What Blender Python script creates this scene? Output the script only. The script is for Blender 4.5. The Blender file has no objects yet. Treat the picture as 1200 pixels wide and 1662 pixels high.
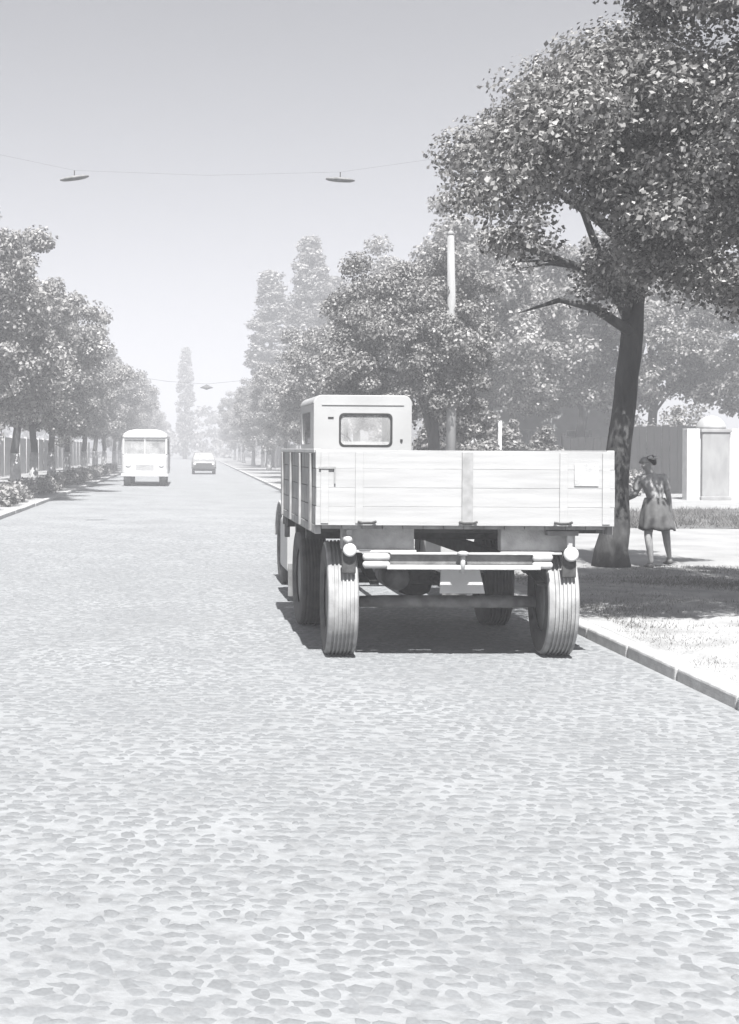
import bpy, math, random
import numpy as np
from mathutils import Vector, Matrix

random.seed(7)
R = math.radians
scene = bpy.context.scene
col = scene.collection

# ------------------------------------------------------------------ camera, sky, sun, exposure
EYE = 1.675
cam = bpy.data.cameras.new('camera')
cam_o = bpy.data.objects.new('camera', cam)
col.objects.link(cam_o)
cam_o.location = (0, 0, EYE)
cam_o.rotation_euler = (R(90), R(-0.35), 0)
cam.sensor_fit = 'AUTO'
cam.sensor_width = 36
cam.lens = 43.3
cam.shift_x = 0.1745
cam.shift_y = -0.062
cam.clip_start = 0.1
cam.clip_end = 5000
scene.camera = cam_o

SUN_EL = 56
world = bpy.data.worlds.new('World')
scene.world = world
world.use_nodes = True
wt = world.node_tree
wt.nodes.clear()
wo = wt.nodes.new('ShaderNodeOutputWorld')
bg = wt.nodes.new('ShaderNodeBackground')
sk = wt.nodes.new('ShaderNodeTexSky')
sk.sky_type = 'NISHITA'
sk.sun_disc = False
sk.sun_elevation = R(SUN_EL)
sk.sun_rotation = R(180)
sk.air_density = 1.0
sk.dust_density = 2.0
sk.ozone_density = 1.0
bw = wt.nodes.new('ShaderNodeRGBToBW')
tint = wt.nodes.new('ShaderNodeMix')
tint.data_type = 'RGBA'
tint.blend_type = 'MULTIPLY'
tint.inputs[0].default_value = 1
tint.inputs[7].default_value = (0.965, 0.98, 1.06, 1)
wt.links.new(sk.outputs[0], bw.inputs[0])
wt.links.new(bw.outputs[0], tint.inputs[6])
wt.links.new(tint.outputs[2], bg.inputs[0])
bg.inputs[1].default_value = 0.0355
wt.links.new(bg.outputs[0], wo.inputs[0])

sun = bpy.data.lights.new('sun', 'SUN')
sun.energy = 4.0
sun.angle = R(0.53)
sun.color = (1.0, 0.995, 0.985)
sun_o = bpy.data.objects.new('sun', sun)
col.objects.link(sun_o)
sun_o.rotation_euler = (R(90 - SUN_EL), 0, R(-1.5))

scene.view_settings.view_transform = 'Standard'
scene.view_settings.look = 'None'
scene.view_settings.exposure = 2.08
scene.view_settings.gamma = 1
scene.view_settings.use_curve_mapping = False
scene.render.engine = 'CYCLES'
scene.cycles.use_denoising = True
scene.cycles.max_bounces = 6
scene.cycles.transparent_max_bounces = 8

HAZE_DENSITY = 0.0063


# ------------------------------------------------------------------ materials
def nt(name):
    m = bpy.data.materials.new(name)
    m.use_nodes = True
    t = m.node_tree
    t.nodes.clear()
    o = t.nodes.new('ShaderNodeOutputMaterial')
    return m, t, o


def grey(v, warm=0.0):
    return (v * (1 + warm), v, v * (1 - warm), 1)


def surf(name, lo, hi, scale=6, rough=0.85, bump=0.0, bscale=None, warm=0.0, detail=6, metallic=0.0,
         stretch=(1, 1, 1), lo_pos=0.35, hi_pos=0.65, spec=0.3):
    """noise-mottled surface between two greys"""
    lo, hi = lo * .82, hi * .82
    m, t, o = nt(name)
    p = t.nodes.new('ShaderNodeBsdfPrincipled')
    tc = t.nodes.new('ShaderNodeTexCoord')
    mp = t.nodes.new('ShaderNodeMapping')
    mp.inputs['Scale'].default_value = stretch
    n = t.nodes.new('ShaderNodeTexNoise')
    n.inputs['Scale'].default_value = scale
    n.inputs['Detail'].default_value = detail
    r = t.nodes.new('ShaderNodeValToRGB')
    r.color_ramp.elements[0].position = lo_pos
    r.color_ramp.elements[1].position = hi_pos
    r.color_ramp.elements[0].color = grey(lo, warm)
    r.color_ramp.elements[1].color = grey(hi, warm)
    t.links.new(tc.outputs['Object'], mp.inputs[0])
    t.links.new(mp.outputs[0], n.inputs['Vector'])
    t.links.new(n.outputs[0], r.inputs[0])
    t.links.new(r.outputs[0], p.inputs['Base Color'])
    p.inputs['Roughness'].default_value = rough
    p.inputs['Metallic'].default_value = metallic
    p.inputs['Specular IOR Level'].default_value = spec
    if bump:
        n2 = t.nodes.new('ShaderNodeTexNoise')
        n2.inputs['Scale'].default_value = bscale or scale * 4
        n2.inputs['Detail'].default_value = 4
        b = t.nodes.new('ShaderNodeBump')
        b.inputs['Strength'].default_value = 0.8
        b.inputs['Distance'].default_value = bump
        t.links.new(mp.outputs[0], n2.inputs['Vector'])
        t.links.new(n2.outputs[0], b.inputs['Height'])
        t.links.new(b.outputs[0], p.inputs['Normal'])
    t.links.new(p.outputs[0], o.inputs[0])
    return m


def leaf_mat(name, lo, hi, trans=0.35, warm=0.02):
    m, t, o = nt(name)
    g = t.nodes.new('ShaderNodeNewGeometry')
    r = t.nodes.new('ShaderNodeValToRGB')
    r.color_ramp.elements[0].color = grey(lo, warm)
    r.color_ramp.elements[1].color = grey(hi, warm)
    t.links.new(g.outputs['Random Per Island'], r.inputs[0])
    d = t.nodes.new('ShaderNodeBsdfPrincipled')
    d.inputs['Roughness'].default_value = 0.5
    d.inputs['Specular IOR Level'].default_value = 0.25
    tr = t.nodes.new('ShaderNodeBsdfTranslucent')
    mx = t.nodes.new('ShaderNodeMixShader')
    mx.inputs[0].default_value = trans
    t.links.new(r.outputs[0], d.inputs['Base Color'])
    t.links.new(r.outputs[0], tr.inputs[0])
    t.links.new(d.outputs[0], mx.inputs[1])
    t.links.new(tr.outputs[0], mx.inputs[2])
    t.links.new(mx.outputs[0], o.inputs[0])
    return m


def cobble_mat(name, src):
    m, t, o = nt(name)
    p = t.nodes.new('ShaderNodeBsdfPrincipled')
    p.inputs['Roughness'].default_value = .75
    p.inputs['Specular IOR Level'].default_value = .3
    if src == 'island':
        g = t.nodes.new('ShaderNodeNewGeometry'); fac = g.outputs['Random Per Island']
    else:
        g = t.nodes.new('ShaderNodeObjectInfo'); fac = g.outputs['Random']
    tc = t.nodes.new('ShaderNodeNewGeometry')
    n = t.nodes.new('ShaderNodeTexNoise')
    n.inputs['Scale'].default_value = 60
    n.inputs['Detail'].default_value = 4
    t.links.new(tc.outputs['Position'], n.inputs['Vector'])
    ad = t.nodes.new('ShaderNodeMath'); ad.operation = 'MULTIPLY_ADD'
    ad.inputs[1].default_value = .3
    t.links.new(fac, ad.inputs[0]); t.links.new(n.outputs[0], ad.inputs[2])
    r = t.nodes.new('ShaderNodeValToRGB')
    r.color_ramp.elements[0].position = .3
    r.color_ramp.elements[1].position = .95
    r.color_ramp.elements[0].color = grey(.118, -.03)
    r.color_ramp.elements[1].color = grey(.165, -.03)
    t.links.new(ad.outputs[0], r.inputs[0])
    t.links.new(r.outputs[0], p.inputs['Base Color'])
    t.links.new(p.outputs[0], o.inputs[0])
    return m


def road_mat():
    m, t, o = nt('worn_road')
    L = t.links.new
    tc = t.nodes.new('ShaderNodeTexCoord')
    p = t.nodes.new('ShaderNodeBsdfPrincipled')
    wn = t.nodes.new('ShaderNodeTexNoise')
    wn.inputs['Scale'].default_value = 7
    wn.inputs['Detail'].default_value = 3
    add = t.nodes.new('ShaderNodeMix')
    add.data_type = 'RGBA'
    add.blend_type = 'LINEAR_LIGHT'
    add.inputs[0].default_value = 0.06
    L(tc.outputs['Object'], wn.inputs['Vector'])
    L(tc.outputs['Object'], add.inputs[6])
    L(wn.outputs['Color'], add.inputs[7])
    v = t.nodes.new('ShaderNodeTexVoronoi')
    v.feature = 'SMOOTH_F1'
    v.inputs['Scale'].default_value = 11
    v.inputs['Smoothness'].default_value = 0.35
    L(add.outputs[2], v.inputs['Vector'])
    n1 = t.nodes.new('ShaderNodeTexNoise')
    n1.inputs['Scale'].default_value = 24
    n1.inputs['Detail'].default_value = 5
    n1.inputs['Roughness'].default_value = 0.6
    L(tc.outputs['Object'], n1.inputs['Vector'])
    n2 = t.nodes.new('ShaderNodeTexNoise')
    n2.inputs['Scale'].default_value = 0.7
    n2.inputs['Detail'].default_value = 5
    L(tc.outputs['Object'], n2.inputs['Vector'])
    # cell height : low in the middle of the cell (dark pits), high on the web
    m1 = t.nodes.new('ShaderNodeMath'); m1.operation = 'MULTIPLY_ADD'
    m1.inputs[1].default_value = 0.75
    L(v.outputs['Distance'], m1.inputs[0]); L(n1.outputs[0], m1.inputs[2])
    rr = t.nodes.new('ShaderNodeValToRGB')
    rr.color_ramp.elements[0].position = 0.55
    rr.color_ramp.elements[1].position = 1.02
    rr.color_ramp.elements[0].color = grey(0.158, -0.022)
    rr.color_ramp.elements[1].color = grey(0.208, -0.022)
    L(m1.outputs[0], rr.inputs[0])
    r2 = t.nodes.new('ShaderNodeValToRGB')
    r2.color_ramp.elements[0].position = 0.3
    r2.color_ramp.elements[1].position = 0.7
    r2.color_ramp.elements[0].color = grey(0.86)
    r2.color_ramp.elements[1].color = grey(1.08)
    L(n2.outputs[0], r2.inputs[0])
    mul = t.nodes.new('ShaderNodeMix'); mul.data_type = 'RGBA'; mul.blend_type = 'MULTIPLY'
    mul.inputs[0].default_value = 1
    L(rr.outputs[0], mul.inputs[6]); L(r2.outputs[0], mul.inputs[7])
    L(mul.outputs[2], p.inputs['Base Color'])
    b = t.nodes.new('ShaderNodeBump')
    b.inputs['Strength'].default_value = 0.55
    b.inputs['Distance'].default_value = 0.012
    L(m1.outputs[0], b.inputs['Height'])
    L(b.outputs[0], p.inputs['Normal'])
    p.inputs['Roughness'].default_value = 0.8
    p.inputs['Specular IOR Level'].default_value = 0.3
    L(p.outputs[0], o.inputs[0])
    return m


def glass_mat(name, tintv=0.6, rough=0.03):
    m, t, o = nt(name)
    g = t.nodes.new('ShaderNodeBsdfGlossy')
    g.inputs['Roughness'].default_value = rough
    g.inputs[0].default_value = grey(0.9)
    tr = t.nodes.new('ShaderNodeBsdfTransparent')
    tr.inputs[0].default_value = grey(tintv)
    lw = t.nodes.new('ShaderNodeFresnel')
    lw.inputs[0].default_value = 1.5
    mx = t.nodes.new('ShaderNodeMixShader')
    t.links.new(lw.outputs[0], mx.inputs[0])
    t.links.new(tr.outputs[0], mx.inputs[1])
    t.links.new(g.outputs[0], mx.inputs[2])
    t.links.new(mx.outputs[0], o.inputs[0])
    return m


def glare_glass(name, glare=0.5):  # uneven pale film mixed in: sky glare put into the glass colour
    m, t, o = nt(name)
    p = t.nodes.new('ShaderNodeBsdfPrincipled')
    p.inputs['Base Color'].default_value = grey(0.5)
    p.inputs['Roughness'].default_value = 0.25
    tr = t.nodes.new('ShaderNodeBsdfTransparent')
    n = t.nodes.new('ShaderNodeTexNoise')
    n.inputs['Scale'].default_value = 2.5
    mr = t.nodes.new('ShaderNodeMapRange')
    mr.inputs[1].default_value = .3
    mr.inputs[2].default_value = .7
    mr.inputs[3].default_value = glare - .15
    mr.inputs[4].default_value = glare + .15
    tc = t.nodes.new('ShaderNodeTexCoord')
    mx = t.nodes.new('ShaderNodeMixShader')
    t.links.new(tc.outputs['Object'], n.inputs['Vector'])
    t.links.new(n.outputs[0], mr.inputs[0])
    t.links.new(mr.outputs[0], mx.inputs[0])
    t.links.new(tr.outputs[0], mx.inputs[1])
    t.links.new(p.outputs[0], mx.inputs[2])
    t.links.new(mx.outputs[0], o.inputs[0])
    return m


M = {
    'glass_glare': glare_glass('glare_glass', 0.32),
    'glass_cab': glare_glass('glare_cab_glass', 0.22),
    'road': road_mat(),
    'cobble': cobble_mat('road_cobble', 'island'),
    'cobble_single': cobble_mat('road_cobble_single', 'object'),
    'ground': surf('pale_earth', 0.22, 0.33, 0.6, 0.95, 0.03, 6),
    'verge': surf('sandy_verge', 0.25, 0.35, 3.0, 0.95, 0.02, 30, detail=9),
    'path': surf('pale_path', 0.24, 0.31, 1.2, 0.9, 0.006, 30),
    'lawn': surf('dry_lawn', 0.10, 0.17, 5, 0.95, 0.03, 40, detail=8),
    'kerb': surf('kerb_stone', 0.32, 0.44, 9, 0.9, 0.006, 60),
    'bed_paint': surf('faded_bed_paint', 0.305, 0.36, 5, 0.7, 0.002, 50, stretch=(0.35, 0.35, 5)),
    'side_paint_shaded': surf('shaded_board_paint', 0.15, 0.36, 7, 0.75, 0.003, 50, stretch=(1, 6, 0.5)),  # streaky and darker than the bed paint, the sides' shade put into its tone
    'strap': surf('strap_metal', 0.22, 0.30, 12, 0.6, 0.001, 60),
    'cab_paint': surf('cab_paint', 0.32, 0.36, 2.5, 0.45, 0.0),
    'chassis': surf('chassis_grey', 0.11, 0.19, 12, 0.65, 0.003, 60),
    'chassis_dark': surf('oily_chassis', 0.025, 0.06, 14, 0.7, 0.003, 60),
    'chassis_pale': surf('dusty_pale_metal', 0.34, 0.44, 12, 0.6, 0.002, 60),
    'tyre_dusty_sunlit': surf('dusty_sunlit_tyre', 0.20, 0.34, 7, 0.95, 0.003, 50, lo_pos=0.3, hi_pos=0.6),  # dusty rear treads, with the sunlight on them put into the pale tone
    'tyre': surf('tyre_rubber', 0.05, 0.09, 10, 0.9, 0.003, 50),
    'hub': surf('wheel_rim', 0.16, 0.24, 10, 0.6),
    'white': surf('white_paint', 0.45, 0.55, 4, 0.5),
    'reflector': surf('reflector', 0.42, 0.46, 8, 0.25),
    'wall_white': surf('white_render', 0.52, 0.64, 3, 0.9, 0.004, 40),
    'wall_grey': surf('grey_render', 0.22, 0.29, 4, 0.9, 0.005, 40, stretch=(1, 1, 0.4)),
    'wall_house': surf('house_render', 0.30, 0.37, 2.2, 0.9, 0.004, 30),
    'pole': surf('grey_pole', 0.20, 0.27, 5, 0.9, 0.004, 50, stretch=(1, 1, 0.3)),
    'concrete': surf('concrete', 0.30, 0.40, 5, 0.9, 0.004, 50, stretch=(1, 1, 0.3)),
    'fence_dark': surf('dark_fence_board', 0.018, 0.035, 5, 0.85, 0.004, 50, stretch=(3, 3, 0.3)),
    'picket': surf('white_picket', 0.50, 0.62, 6, 0.8, 0.002, 50),
    'fence_pale': surf('pale_concrete_panel', 0.45, 0.56, 2, 0.9, 0.004, 30),
    'roof': surf('roof_sheet', 0.16, 0.24, 3, 0.8),
    'bark': surf('bark', 0.035, 0.085, 6, 0.95, 0.03, 22, stretch=(1, 1, 0.3), detail=8),
    'bark_pale': surf('pale_bark', 0.07, 0.13, 6, 0.95, 0.03, 22, stretch=(1, 1, 0.3)),
    'limewash': surf('limewash', 0.35, 0.52, 9, 0.95, 0.006, 30),
    'leaf_dark': leaf_mat('leaf_dark', 0.03, 0.29, 0.25),  # crown tones spread wide: sunlit and dark leaf speckle put into the colour
    'leaf_mid': leaf_mat('leaf_mid', 0.06, 0.34, 0.3),
    'leaf_pale': leaf_mat('leaf_pale', 0.07, 0.36, 0.3),
    'grass': leaf_mat('grass_blade', 0.10, 0.18, 0.35),
    'glass': glass_mat('window_glass', 0.86),
    'skin': surf('skin', 0.32, 0.38, 8, 0.6),
    'blouse': surf('patterned_blouse', 0.3, 0.42, 14, 0.9, lo_pos=0.4, hi_pos=0.6, detail=2),
    'skirt': surf('dark_skirt', 0.09, 0.13, 12, 0.95),
    'hair': surf('dark_hair', 0.02, 0.045, 30, 0.6),
    'shoe': surf('shoe', 0.08, 0.12, 10, 0.6),
    'bus_paint': surf('bus_paint', 0.44, 0.5, 2, 0.4),
    'car_paint': surf('car_paint', 0.18, 0.23, 2, 0.35),
    'rubber': surf('black_rubber', 0.02, 0.03, 10, 0.9),
    'lamp_white': surf('headlamp', 0.6, 0.7, 8, 0.2),
    'wire': surf('wire', 0.06, 0.08, 8, 0.6),
}


# ------------------------------------------------------------------ mesh helpers
class MB:
    def __init__(self):
        self.v = []
        self.f = []

    def add(self, vs, fs):
        o = len(self.v)
        self.v += [tuple(p) for p in vs]
        self.f += [tuple(i + o for i in q) for q in fs]
        return self

    def box(self, x0, x1, y0, y1, z0, z1):
        return self.add([(x0, y0, z0), (x1, y0, z0), (x1, y1, z0), (x0, y1, z0),
                         (x0, y0, z1), (x1, y0, z1), (x1, y1, z1), (x0, y1, z1)],
                        [(3, 2, 1, 0), (4, 5, 6, 7), (0, 1, 5, 4), (1, 2, 6, 5), (2, 3, 7, 6), (3, 0, 4, 7)])

    def loft(self, rings, cap=True, closed=True):
        n = len(rings[0])
        vs = [p for r in rings for p in r]
        fs = []
        for i in range(len(rings) - 1):
            for j in range(n if closed else n - 1):
                a = i * n + j
                b = i * n + (j + 1) % n
                fs.append((a, b, b + n, a + n))
        if cap:
            fs.append(tuple(range(n - 1, -1, -1)))
            fs.append(tuple((len(rings) - 1) * n + j for j in range(n)))
        return self.add(vs, fs)

    def tube(self, pts, rad, n=8, cap=True):
        pts = [Vector(p) for p in pts]
        rings = []
        up = Vector((0.13, 0.21, 0.97))
        prev = None
        for i, p in enumerate(pts):
            d = (pts[min(i + 1, len(pts) - 1)] - pts[max(i - 1, 0)]).normalized()
            a = d.cross(up) if prev is None else prev - d * prev.dot(d)
            if a.length < 1e-4:
                a = d.cross(Vector((1, 0, 0)))
            a.normalize()
            prev = a
            b = d.cross(a)
            r = rad[i] if hasattr(rad, '__len__') else rad
            rings.append([p + (a * math.cos(2 * math.pi * k / n) + b * math.sin(2 * math.pi * k / n)) * r for k in range(n)])
        return self.loft(rings, cap)

    def lathe_x(self, prof, c, n=40):
        """profile of (x offset, radius) turned round an axis along X"""
        rings = []
        for (h, r) in prof:
            rings.append([(c[0] + h, c[1] + r * math.cos(2 * math.pi * k / n), c[2] + r * math.sin(2 * math.pi * k / n)) for k in range(n)])
        return self.loft(rings, True)

    def lathe_z(self, prof, c, n=20):
        rings = []
        for (r, h) in prof:
            rings.append([(c[0] + r * math.cos(2 * math.pi * k / n), c[1] + r * math.sin(2 * math.pi * k / n), c[2] + h) for k in range(n)])
        return self.loft(rings, True)

    def ringplate(self, outer, inner, off):
        """flat plate with a hole: outlines with equal counts, thickened by the vector off"""
        n = len(outer)
        off = Vector(off)
        vs = [Vector(p) for p in outer] + [Vector(p) for p in inner]
        vs = vs + [p + off for p in vs]
        fs = []
        for j in range(n):
            k = (j + 1) % n
            fs.append((j, k, n + k, n + j))
            fs.append((2 * n + k, 2 * n + j, 3 * n + j, 3 * n + k))
            fs.append((k, j, 2 * n + j, 2 * n + k))
            fs.append((n + j, n + k, 3 * n + k, 3 * n + j))
        return self.add(vs, fs)

    def mesh(self, name, smooth=False):
        me = bpy.data.meshes.new(name)
        me.from_pydata(self.v, [], self.f)
        me.update()
        if smooth:
            me.polygons.foreach_set('use_smooth', [True] * len(me.polygons))
        return me

    def build(self, name, mat, parent=None, bevel=0, smooth=False, segs=2):
        return link(name, self.mesh(name, smooth), mat, parent, bevel, segs)


def link(name, me, mat=None, parent=None, bevel=0, segs=2):
    o = bpy.data.objects.new(name, me)
    col.objects.link(o)
    if mat is not None and not me.materials:
        me.materials.append(mat)
    if parent is not None:
        o.parent = parent
        o.matrix_parent_inverse = Matrix.Translation(-wloc(parent))
    if bevel:
        b = o.modifiers.new('bevel', 'BEVEL')
        b.width = bevel
        b.segments = segs
        b.limit_method = 'ANGLE'
        b.angle_limit = R(40)
    return o


def wloc(o):
    v = Vector(o.location)
    while o.parent is not None:
        v = v + o.matrix_parent_inverse.to_translation()
        o = o.parent
        v = v + Vector(o.location)
    return v


def tag(o, label=None, cat=None, group=None, kind=None):
    if label: o['label'] = label
    if cat: o['category'] = cat
    if group: o['group'] = group
    if kind: o['kind'] = kind
    return o


def thing(name, loc, label, cat, group=None):
    o = bpy.data.objects.new(name, None)
    o.empty_display_size = 0.3
    col.objects.link(o)
    o.location = loc
    return tag(o, label, cat, group)


def copy_tree(o, parent=None):
    c = o.copy()
    col.objects.link(c)
    if parent is not None:
        c.parent = parent
    for ch in list(o.children):
        copy_tree(ch, c)
    return c


def rrect(x0, x1, z0, z1, r, n=8):
    """rounded rectangle, counter-clockwise from the bottom-right corner"""
    pts = []
    for cx, cz, a0 in ((x1 - r, z0 + r, -90), (x1 - r, z1 - r, 0), (x0 + r, z1 - r, 90), (x0 + r, z0 + r, 180)):
        for k in range(n):
            a = R(a0 + 90 * k / (n - 1))
            pts.append((cx + r * math.cos(a), cz + r * math.sin(a)))
    return pts


def fast_mesh(name, verts, quads, smooth=False):
    me = bpy.data.meshes.new(name)
    k = quads.shape[1]
    me.vertices.add(len(verts))
    me.vertices.foreach_set('co', verts.astype(np.float32).ravel())
    me.loops.add(quads.size)
    me.loops.foreach_set('vertex_index', quads.astype(np.int32).ravel())
    me.polygons.add(len(quads))
    me.polygons.foreach_set('loop_start', np.arange(0, quads.size, k, dtype=np.int32))
    me.update(calc_edges=True)
    if smooth:
        me.polygons.foreach_set('use_smooth', np.ones(len(quads), dtype=bool))
    return me


# ------------------------------------------------------------------ setting: ground, road, kerbs, verges, sky air
KX, LX = 3.55, -4.4
KH = 0.10


def sheet(name, x0, x1, y0, y1, z, mat, res=None, hfun=None):
    if res is None:
        m = MB().add([(x0, y0, z), (x1, y0, z), (x1, y1, z), (x0, y1, z)], [(0, 1, 2, 3)])
        o = m.build(name, mat)
    else:
        xs = np.linspace(x0, x1, max(2, int((x1 - x0) / res)))
        ys = np.linspace(y0, y1, max(2, int((y1 - y0) / res)))
        X, Y = np.meshgrid(xs, ys)
        Z = z + hfun(X, Y)
        v = np.stack([X.ravel(), Y.ravel(), Z.ravel()], 1)
        nx, ny = len(xs), len(ys)
        i = (np.arange(ny - 1)[:, None] * nx + np.arange(nx - 1)[None, :]).ravel()
        q = np.stack([i, i + 1, i + nx + 1, i + nx], 1)
        o = link(name, fast_mesh(name, v, q, True), mat)
    o['kind'] = 'structure'
    return o


sheet('ground', -790, 790, -790, 790, -0.05, M['ground'])
sheet('road', LX - 0.03, KX + 0.03, -12, 330, 0.0, M['road'])


def cobble_poly(rng, n=8):
    a = np.linspace(0, 2 * np.pi, n, endpoint=False) + rng.uniform(0, .5, n)
    rr = rng.uniform(.66, 1.2, n)
    return np.stack([np.cos(a) * rr, np.sin(a) * rr], 1)


def cobbles():
    """small worn stones with pale grit between: the nearest 300 singly, the rest as one mass"""
    rng = np.random.default_rng(77)
    sp = .074
    y = np.arange(2.9, 30.0, sp * .86)
    cx, cy = [], []
    for j, yy in enumerate(y):
        xs = np.arange(max(LX + .08, -.22 * yy - .5), min(KX - .06, .5 * yy + .4), sp) + (j % 2) * sp / 2
        cx.append(xs); cy.append(np.full(len(xs), yy))
    cx = np.concatenate(cx); cy = np.concatenate(cy)
    n = len(cx)
    cx = cx + rng.normal(size=n) * sp * .17
    cy = cy + rng.normal(size=n) * sp * .17
    patch = np.sin(cx * 3.1 + np.sin(cy * 2.3)) * np.sin(cy * 2.7 + np.sin(cx * 1.9))
    keep = (rng.random(n) > .13 + .12 * patch + np.clip((cy - 17) / 14, 0, .8)) & (cx < KX - .06) & (cx > LX + .08)
    cx, cy = cx[keep], cy[keep]
    n = len(cx)
    rad = sp * rng.uniform(.32, .54, n)
    asp = rng.uniform(.8, 1.4, n)
    hgt = rng.uniform(.0012, .0036, n)
    near = np.zeros(n, bool)
    inside = (cx > -.155 * cy) & (cx < .445 * cy) & (cy > 3.6)
    near[np.where(inside)[0][np.argsort(cy[inside])[:300]]] = True
    # mass
    f = ~near
    m = int(f.sum())
    K = 8
    ang = np.linspace(0, 2 * np.pi, K, endpoint=False)[None, :] + rng.uniform(0, .55, (m, K))
    rr = rng.uniform(.66, 1.2, (m, K)) * rad[f][:, None]
    bx = np.cos(ang) * rr * asp[f][:, None]
    by = np.sin(ang) * rr / asp[f][:, None]
    tx, ty = rng.normal(size=(2, m)) * .05
    def ring(sc, z):
        Z = hgt[f][:, None] * z * (1 + bx / rad[f][:, None] * tx[:, None] * 3 + by / rad[f][:, None] * ty[:, None] * 3)
        return np.stack([cx[f][:, None] + bx * sc, cy[f][:, None] + by * sc, Z], 2)
    V = np.concatenate([ring(1.04, -.2), ring(.9, .72), ring(.5, 1.0)], 1)
    V = V.reshape(-1, 3)
    base = (np.arange(m) * 3 * K)[:, None]
    i = np.arange(K)[None, :]
    j2 = (np.arange(K)[None, :] + 1) % K
    q1 = np.stack([base + i, base + j2, base + K + j2, base + K + i], 2).reshape(-1, 4)
    q2 = q1 + K
    t0 = base + 2 * K
    q3 = np.concatenate([np.stack([t0 + a for a in (0, 1, 2, 3)], 2).reshape(-1, 4), np.stack([t0 + a for a in (0, 3, 4, 7)], 2).reshape(-1, 4), np.stack([t0 + a for a in (4, 5, 6, 7)], 2).reshape(-1, 4)])
    o = link('cobble', fast_mesh('cobble', V, np.concatenate([q1, q2, q3]), True), M['cobble'])
    o.parent = bpy.data.objects['road']
    o['kind'] = 'stuff'
    # the nearest, one by one
    metas = []
    for k in range(14):
        p = cobble_poly(rng)
        v = [(a * s_, b * s_, z) for s_, z in ((1.04, -.2), (.9, .72), (.5, 1.0)) for a, b in p]
        fs = [(r_ * 8 + a, r_ * 8 + (a + 1) % 8, r_ * 8 + 8 + (a + 1) % 8, r_ * 8 + 8 + a) for r_ in (0, 1) for a in range(8)] + [tuple(range(16, 24))]
        me = MB().add(v, fs).mesh('cobble', True)
        me.materials.append(M['cobble_single'])
        metas.append(me)
    for a in np.where(near)[0]:
        o = bpy.data.objects.new('cobble', metas[rng.integers(14)])
        col.objects.link(o)
        o.parent = bpy.data.objects['road']
        o.location = (cx[a], cy[a], 0)
        o.scale = (rad[a] * asp[a], rad[a] / asp[a], hgt[a])


cobbles()


def lumps(seed, amp, freqs=(0.9, 2.1, 4.7, 9.0)):
    rng = np.random.default_rng(seed)
    ph = [(rng.uniform(0, 6.3), rng.uniform(0, 6.3), rng.uniform(0, 6.3), f) for f in freqs for _ in range(3)]

    def f(X, Y):
        Z = np.zeros_like(X)
        for a, b, c, fr in ph:
            Z += np.sin(X * fr * math.cos(a) + Y * fr * math.sin(a) + b) * np.sin(X * fr * math.sin(c) - Y * fr * math.cos(c) + a) / fr ** 0.7
        return Z * amp
    return f


lump_r = lumps(3, 0.008)


def verge_h(X, Y):
    Z = lump_r(X, Y)
    # a shallow rut that leaves the kerb and runs off to the right
    t = np.clip((X - 3.7) / 1.2, 0, 3)
    d = Y - (9.15 + 0.62 * t + 0.06 * np.sin(X * 5))
    Z -= 0.05 * np.exp(-(d / 0.11) ** 2)
    Z += 0.03 * np.exp(-((d - 0.22) / 0.14) ** 2)
    edge = np.clip((X - (KX + 0.15)) / 0.35, 0, 1)
    return Z * edge - 0.006 * (1 - edge)


sheet('verge', KX + 0.15, 16, -10, 17.0, KH, M['verge'], 0.07, verge_h)
sheet('verge', 16, 90, -10, 17.0, KH - 0.01, M['verge'])
sheet('path', KX + 0.15, 90, 17.0, 25.2, KH - 0.004, M['path'])
sheet('lawn', 6.4, 90, 25.2, 32.6, KH + 0.004, M['lawn'], 0.4, lumps(5, 0.03))
sheet('path', KX + 0.15, 6.4, 25.2, 330, KH - 0.006, M['path'])
sheet('path', 6.4, 90, 32.6, 330, KH - 0.002, M['path'])
sheet('verge', -60, LX - 0.15, -10, 330, KH - 0.01, M['verge'])


def kerb(name, x, side, y0, y_detail, y1):
    """a row of separate kerb stones, joined into one stretch far away"""
    root = bpy.data.objects.new(name, None)
    col.objects.link(root)
    root.location = (x, 0, 0)
    root['kind'] = 'structure'
    far = MB()
    y = y0
    proto = None
    while y < y1:
        if y < y_detail:
            if proto is None:
                xa, xb = (0, 0.15) if side > 0 else (-0.15, 0)
                proto = MB().box(xa, xb, -0.497, 0.497, -0.06, KH + 0.004).mesh('kerb_stone')
                proto.materials.append(M['kerb'])
            o = link('kerb_stone', proto, None, None, 0.026, 3)
            o.parent = root
            o.location = (random.uniform(-.008, .008), y + 0.5, random.uniform(-.008, .006))
            o.rotation_euler = (random.uniform(-.004, .004), random.uniform(-.02, .02), random.uniform(-.007, .007))
        else:
            xa, xb = (x, x + 0.15) if side > 0 else (x - 0.15, x)
            far.box(xa, xb, y + .01, y + .99, -0.06, KH + 0.004)
        y += 1.0
    o = far.build('kerb_stone', M['kerb'], root)
    o['kind'] = 'stuff'
    return root


kerb('kerb', KX, 1, -4, 42, 330)
kerb('kerb', LX, -1, 20, 62, 330)

# haze: pale air in a closed box round everything
hm, ht, ho = nt('haze')
pv = ht.nodes.new('ShaderNodeVolumePrincipled')
pv.inputs['Color'].default_value = (0.72, 0.725, 0.755, 1)
pv.inputs['Density'].default_value = HAZE_DENSITY
pv.inputs['Anisotropy'].default_value = 0.0
ht.links.new(pv.outputs[0], ho.inputs['Volume'])
hz = MB().box(-800, 800, -800, 800, -1.05, 24).build('haze', hm)
hz['kind'] = 'stuff'
hz['label'] = 'pale summer haze in the air over the street'


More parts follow.
